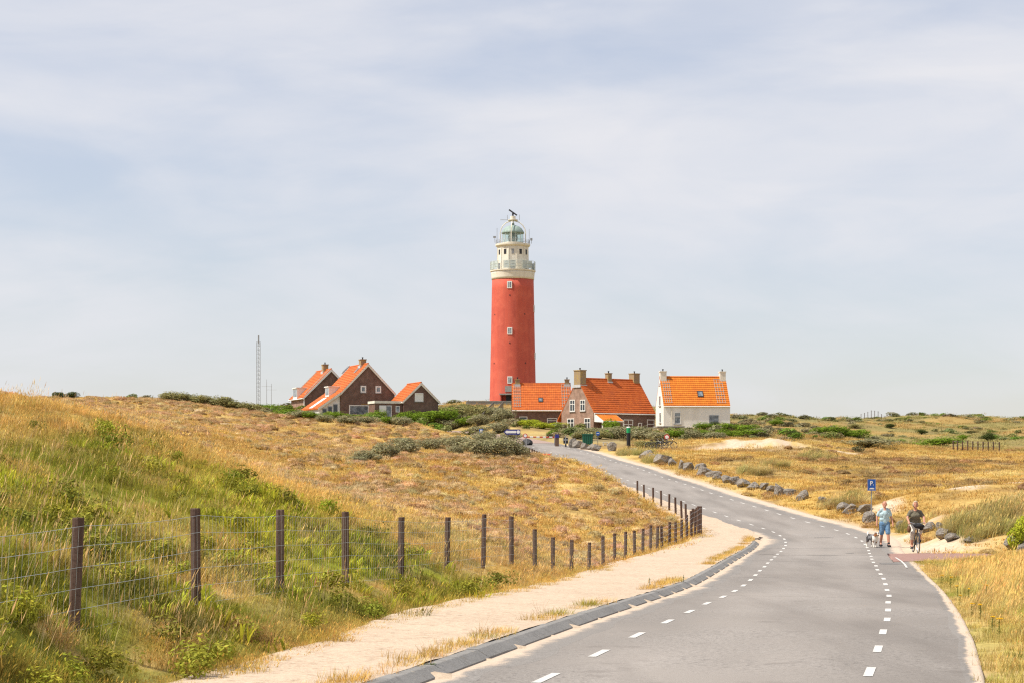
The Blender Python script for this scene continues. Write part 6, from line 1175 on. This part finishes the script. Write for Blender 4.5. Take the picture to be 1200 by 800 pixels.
shrubs([(a, b, c, e + 2) for a, b, c, e in [(200,472,26,8),(218,473,28,9),(238,473,30,9),(258,474,30,10),(276,477,28,9),(292,480,26,8)]], 'olive bush along the left skyline near the mast', G, d=222, kind='olive')
shrub(1197, 612, 26, 42, 'lime', 'bright yellow-green leafy shrub at the right picture edge', None, 1, d=66)

# ------------------------------------------------------------------ ragwort and weeds
m_wstem = foliage('weed_leaves', .25, src=None, base=(.09, .13, .03)); m_flower = mat('ragwort_yellow', (.72, .42, .01), .7)
def ragwort_mesh(seed):
    r = random.Random(seed); V = []; Fc = []; sh = []
    for i in range(26):
        t = r.uniform(.05, .85); a = r.uniform(0, 6.28); l = r.uniform(.06, .12); p = Vector((0, 0, t * .5)); d = Vector((math.cos(a), math.sin(a), r.uniform(.1, .6))); sd = Vector((-math.sin(a), math.cos(a), 0)) * l * .22; k = len(V); V += [p, p + d * l * .5 + sd, p + d * l, p + d * l * .5 - sd]; s = r.uniform(.7, 1.3); sh += [(s, s, s)] * 4; Fc.append((k, k + 1, k + 2, k + 3))
    mb = MB(); mb.tube([(0, 0, -.05), (0, 0, .5)], .008, 5)
    k = len(V); V += [Vector(v) for v in mb.v]; sh += [(.8, .9, .8)] * len(mb.v); Fc += [tuple(k + i for i in f) for f in mb.f]
    fl = MB()
    for i in range(9): a = r.uniform(0, 6.28); q = r.uniform(0, .09); fl.lathe([(.004, .50 - .02), (.024, .51), (.022, .522), (.004, .526)], 8, q * math.cos(a), q * math.sin(a))
    return soup('stem', V, Fc, sh, m_wstem), fl.mesh('flower_head', m_flower)
rw = [ragwort_mesh(i) for i in range(3)]
for i, (u, v) in enumerate(sorted([(1114,692),(1122,700),(1135,703),(1125,711),(1139,722),(1149,728),(1163,741),(1171,746),(1156,704),(1104,686)], key=lambda q: -q[1])):
    p = ground_hit(u, v, 14); o = empty('ragwort', p, rnd.uniform(0, 6), label='yellow ragwort on the right roadside, %s counting from the camera' % ORD[i], cat='flower', group='ragwort plants on the right roadside'); sc = rnd.uniform(.4, .62); o.scale = (sc, sc, sc); link('stem', rw[i % 3][0], o); link('flower_head', rw[i % 3][1], o)
for i, (u, v, lab) in enumerate([(761, 688, 'green weed standing on the sand path near the kerb'), (801, 684, 'small green weed close to the kerb further along')]):
    p = ground_hit(u, v, 14); o = empty('weed', p, 0, label=lab, cat='weed'); o.scale = (.6, .6, .42); link('stem', rw[i][0], o)
m_twig = mat('dry_twig', (.42, .28, .14), .9)
for i, (u, v, lab) in enumerate([(505, 783, 'dry twiggy weed behind the kerb nearest the camera'), (562, 752, 'dry twiggy weed behind the kerb with a green base, second from the camera'), (632, 727, 'dry twiggy weed behind the kerb, farthest of the three')]):
    p = ground_hit(u, v, 14); o = empty('dry_weed', p, 0, label=lab, cat='weed'); mb = MB(); r = random.Random(i)
    for k in range(5):
        a = r.uniform(0, 6.28); t = r.uniform(.05, .2); h = r.uniform(.15, .36); mb.tube([(0, 0, -.02), (t * .4 * math.cos(a), t * .4 * math.sin(a), h * .5), (t * math.cos(a), t * math.sin(a), h)], [.0025, .002, .0012], 4); mb.tube([(t * .4 * math.cos(a), t * .4 * math.sin(a), h * .5), (t * .9 * math.cos(a + .6), t * .9 * math.sin(a + .6), h * .8)], .0012, 4)
    mb.build('twigs', m_twig, o)
    g = link('leaves', rw[i][0], o); g.scale = (.8, .8, .12)
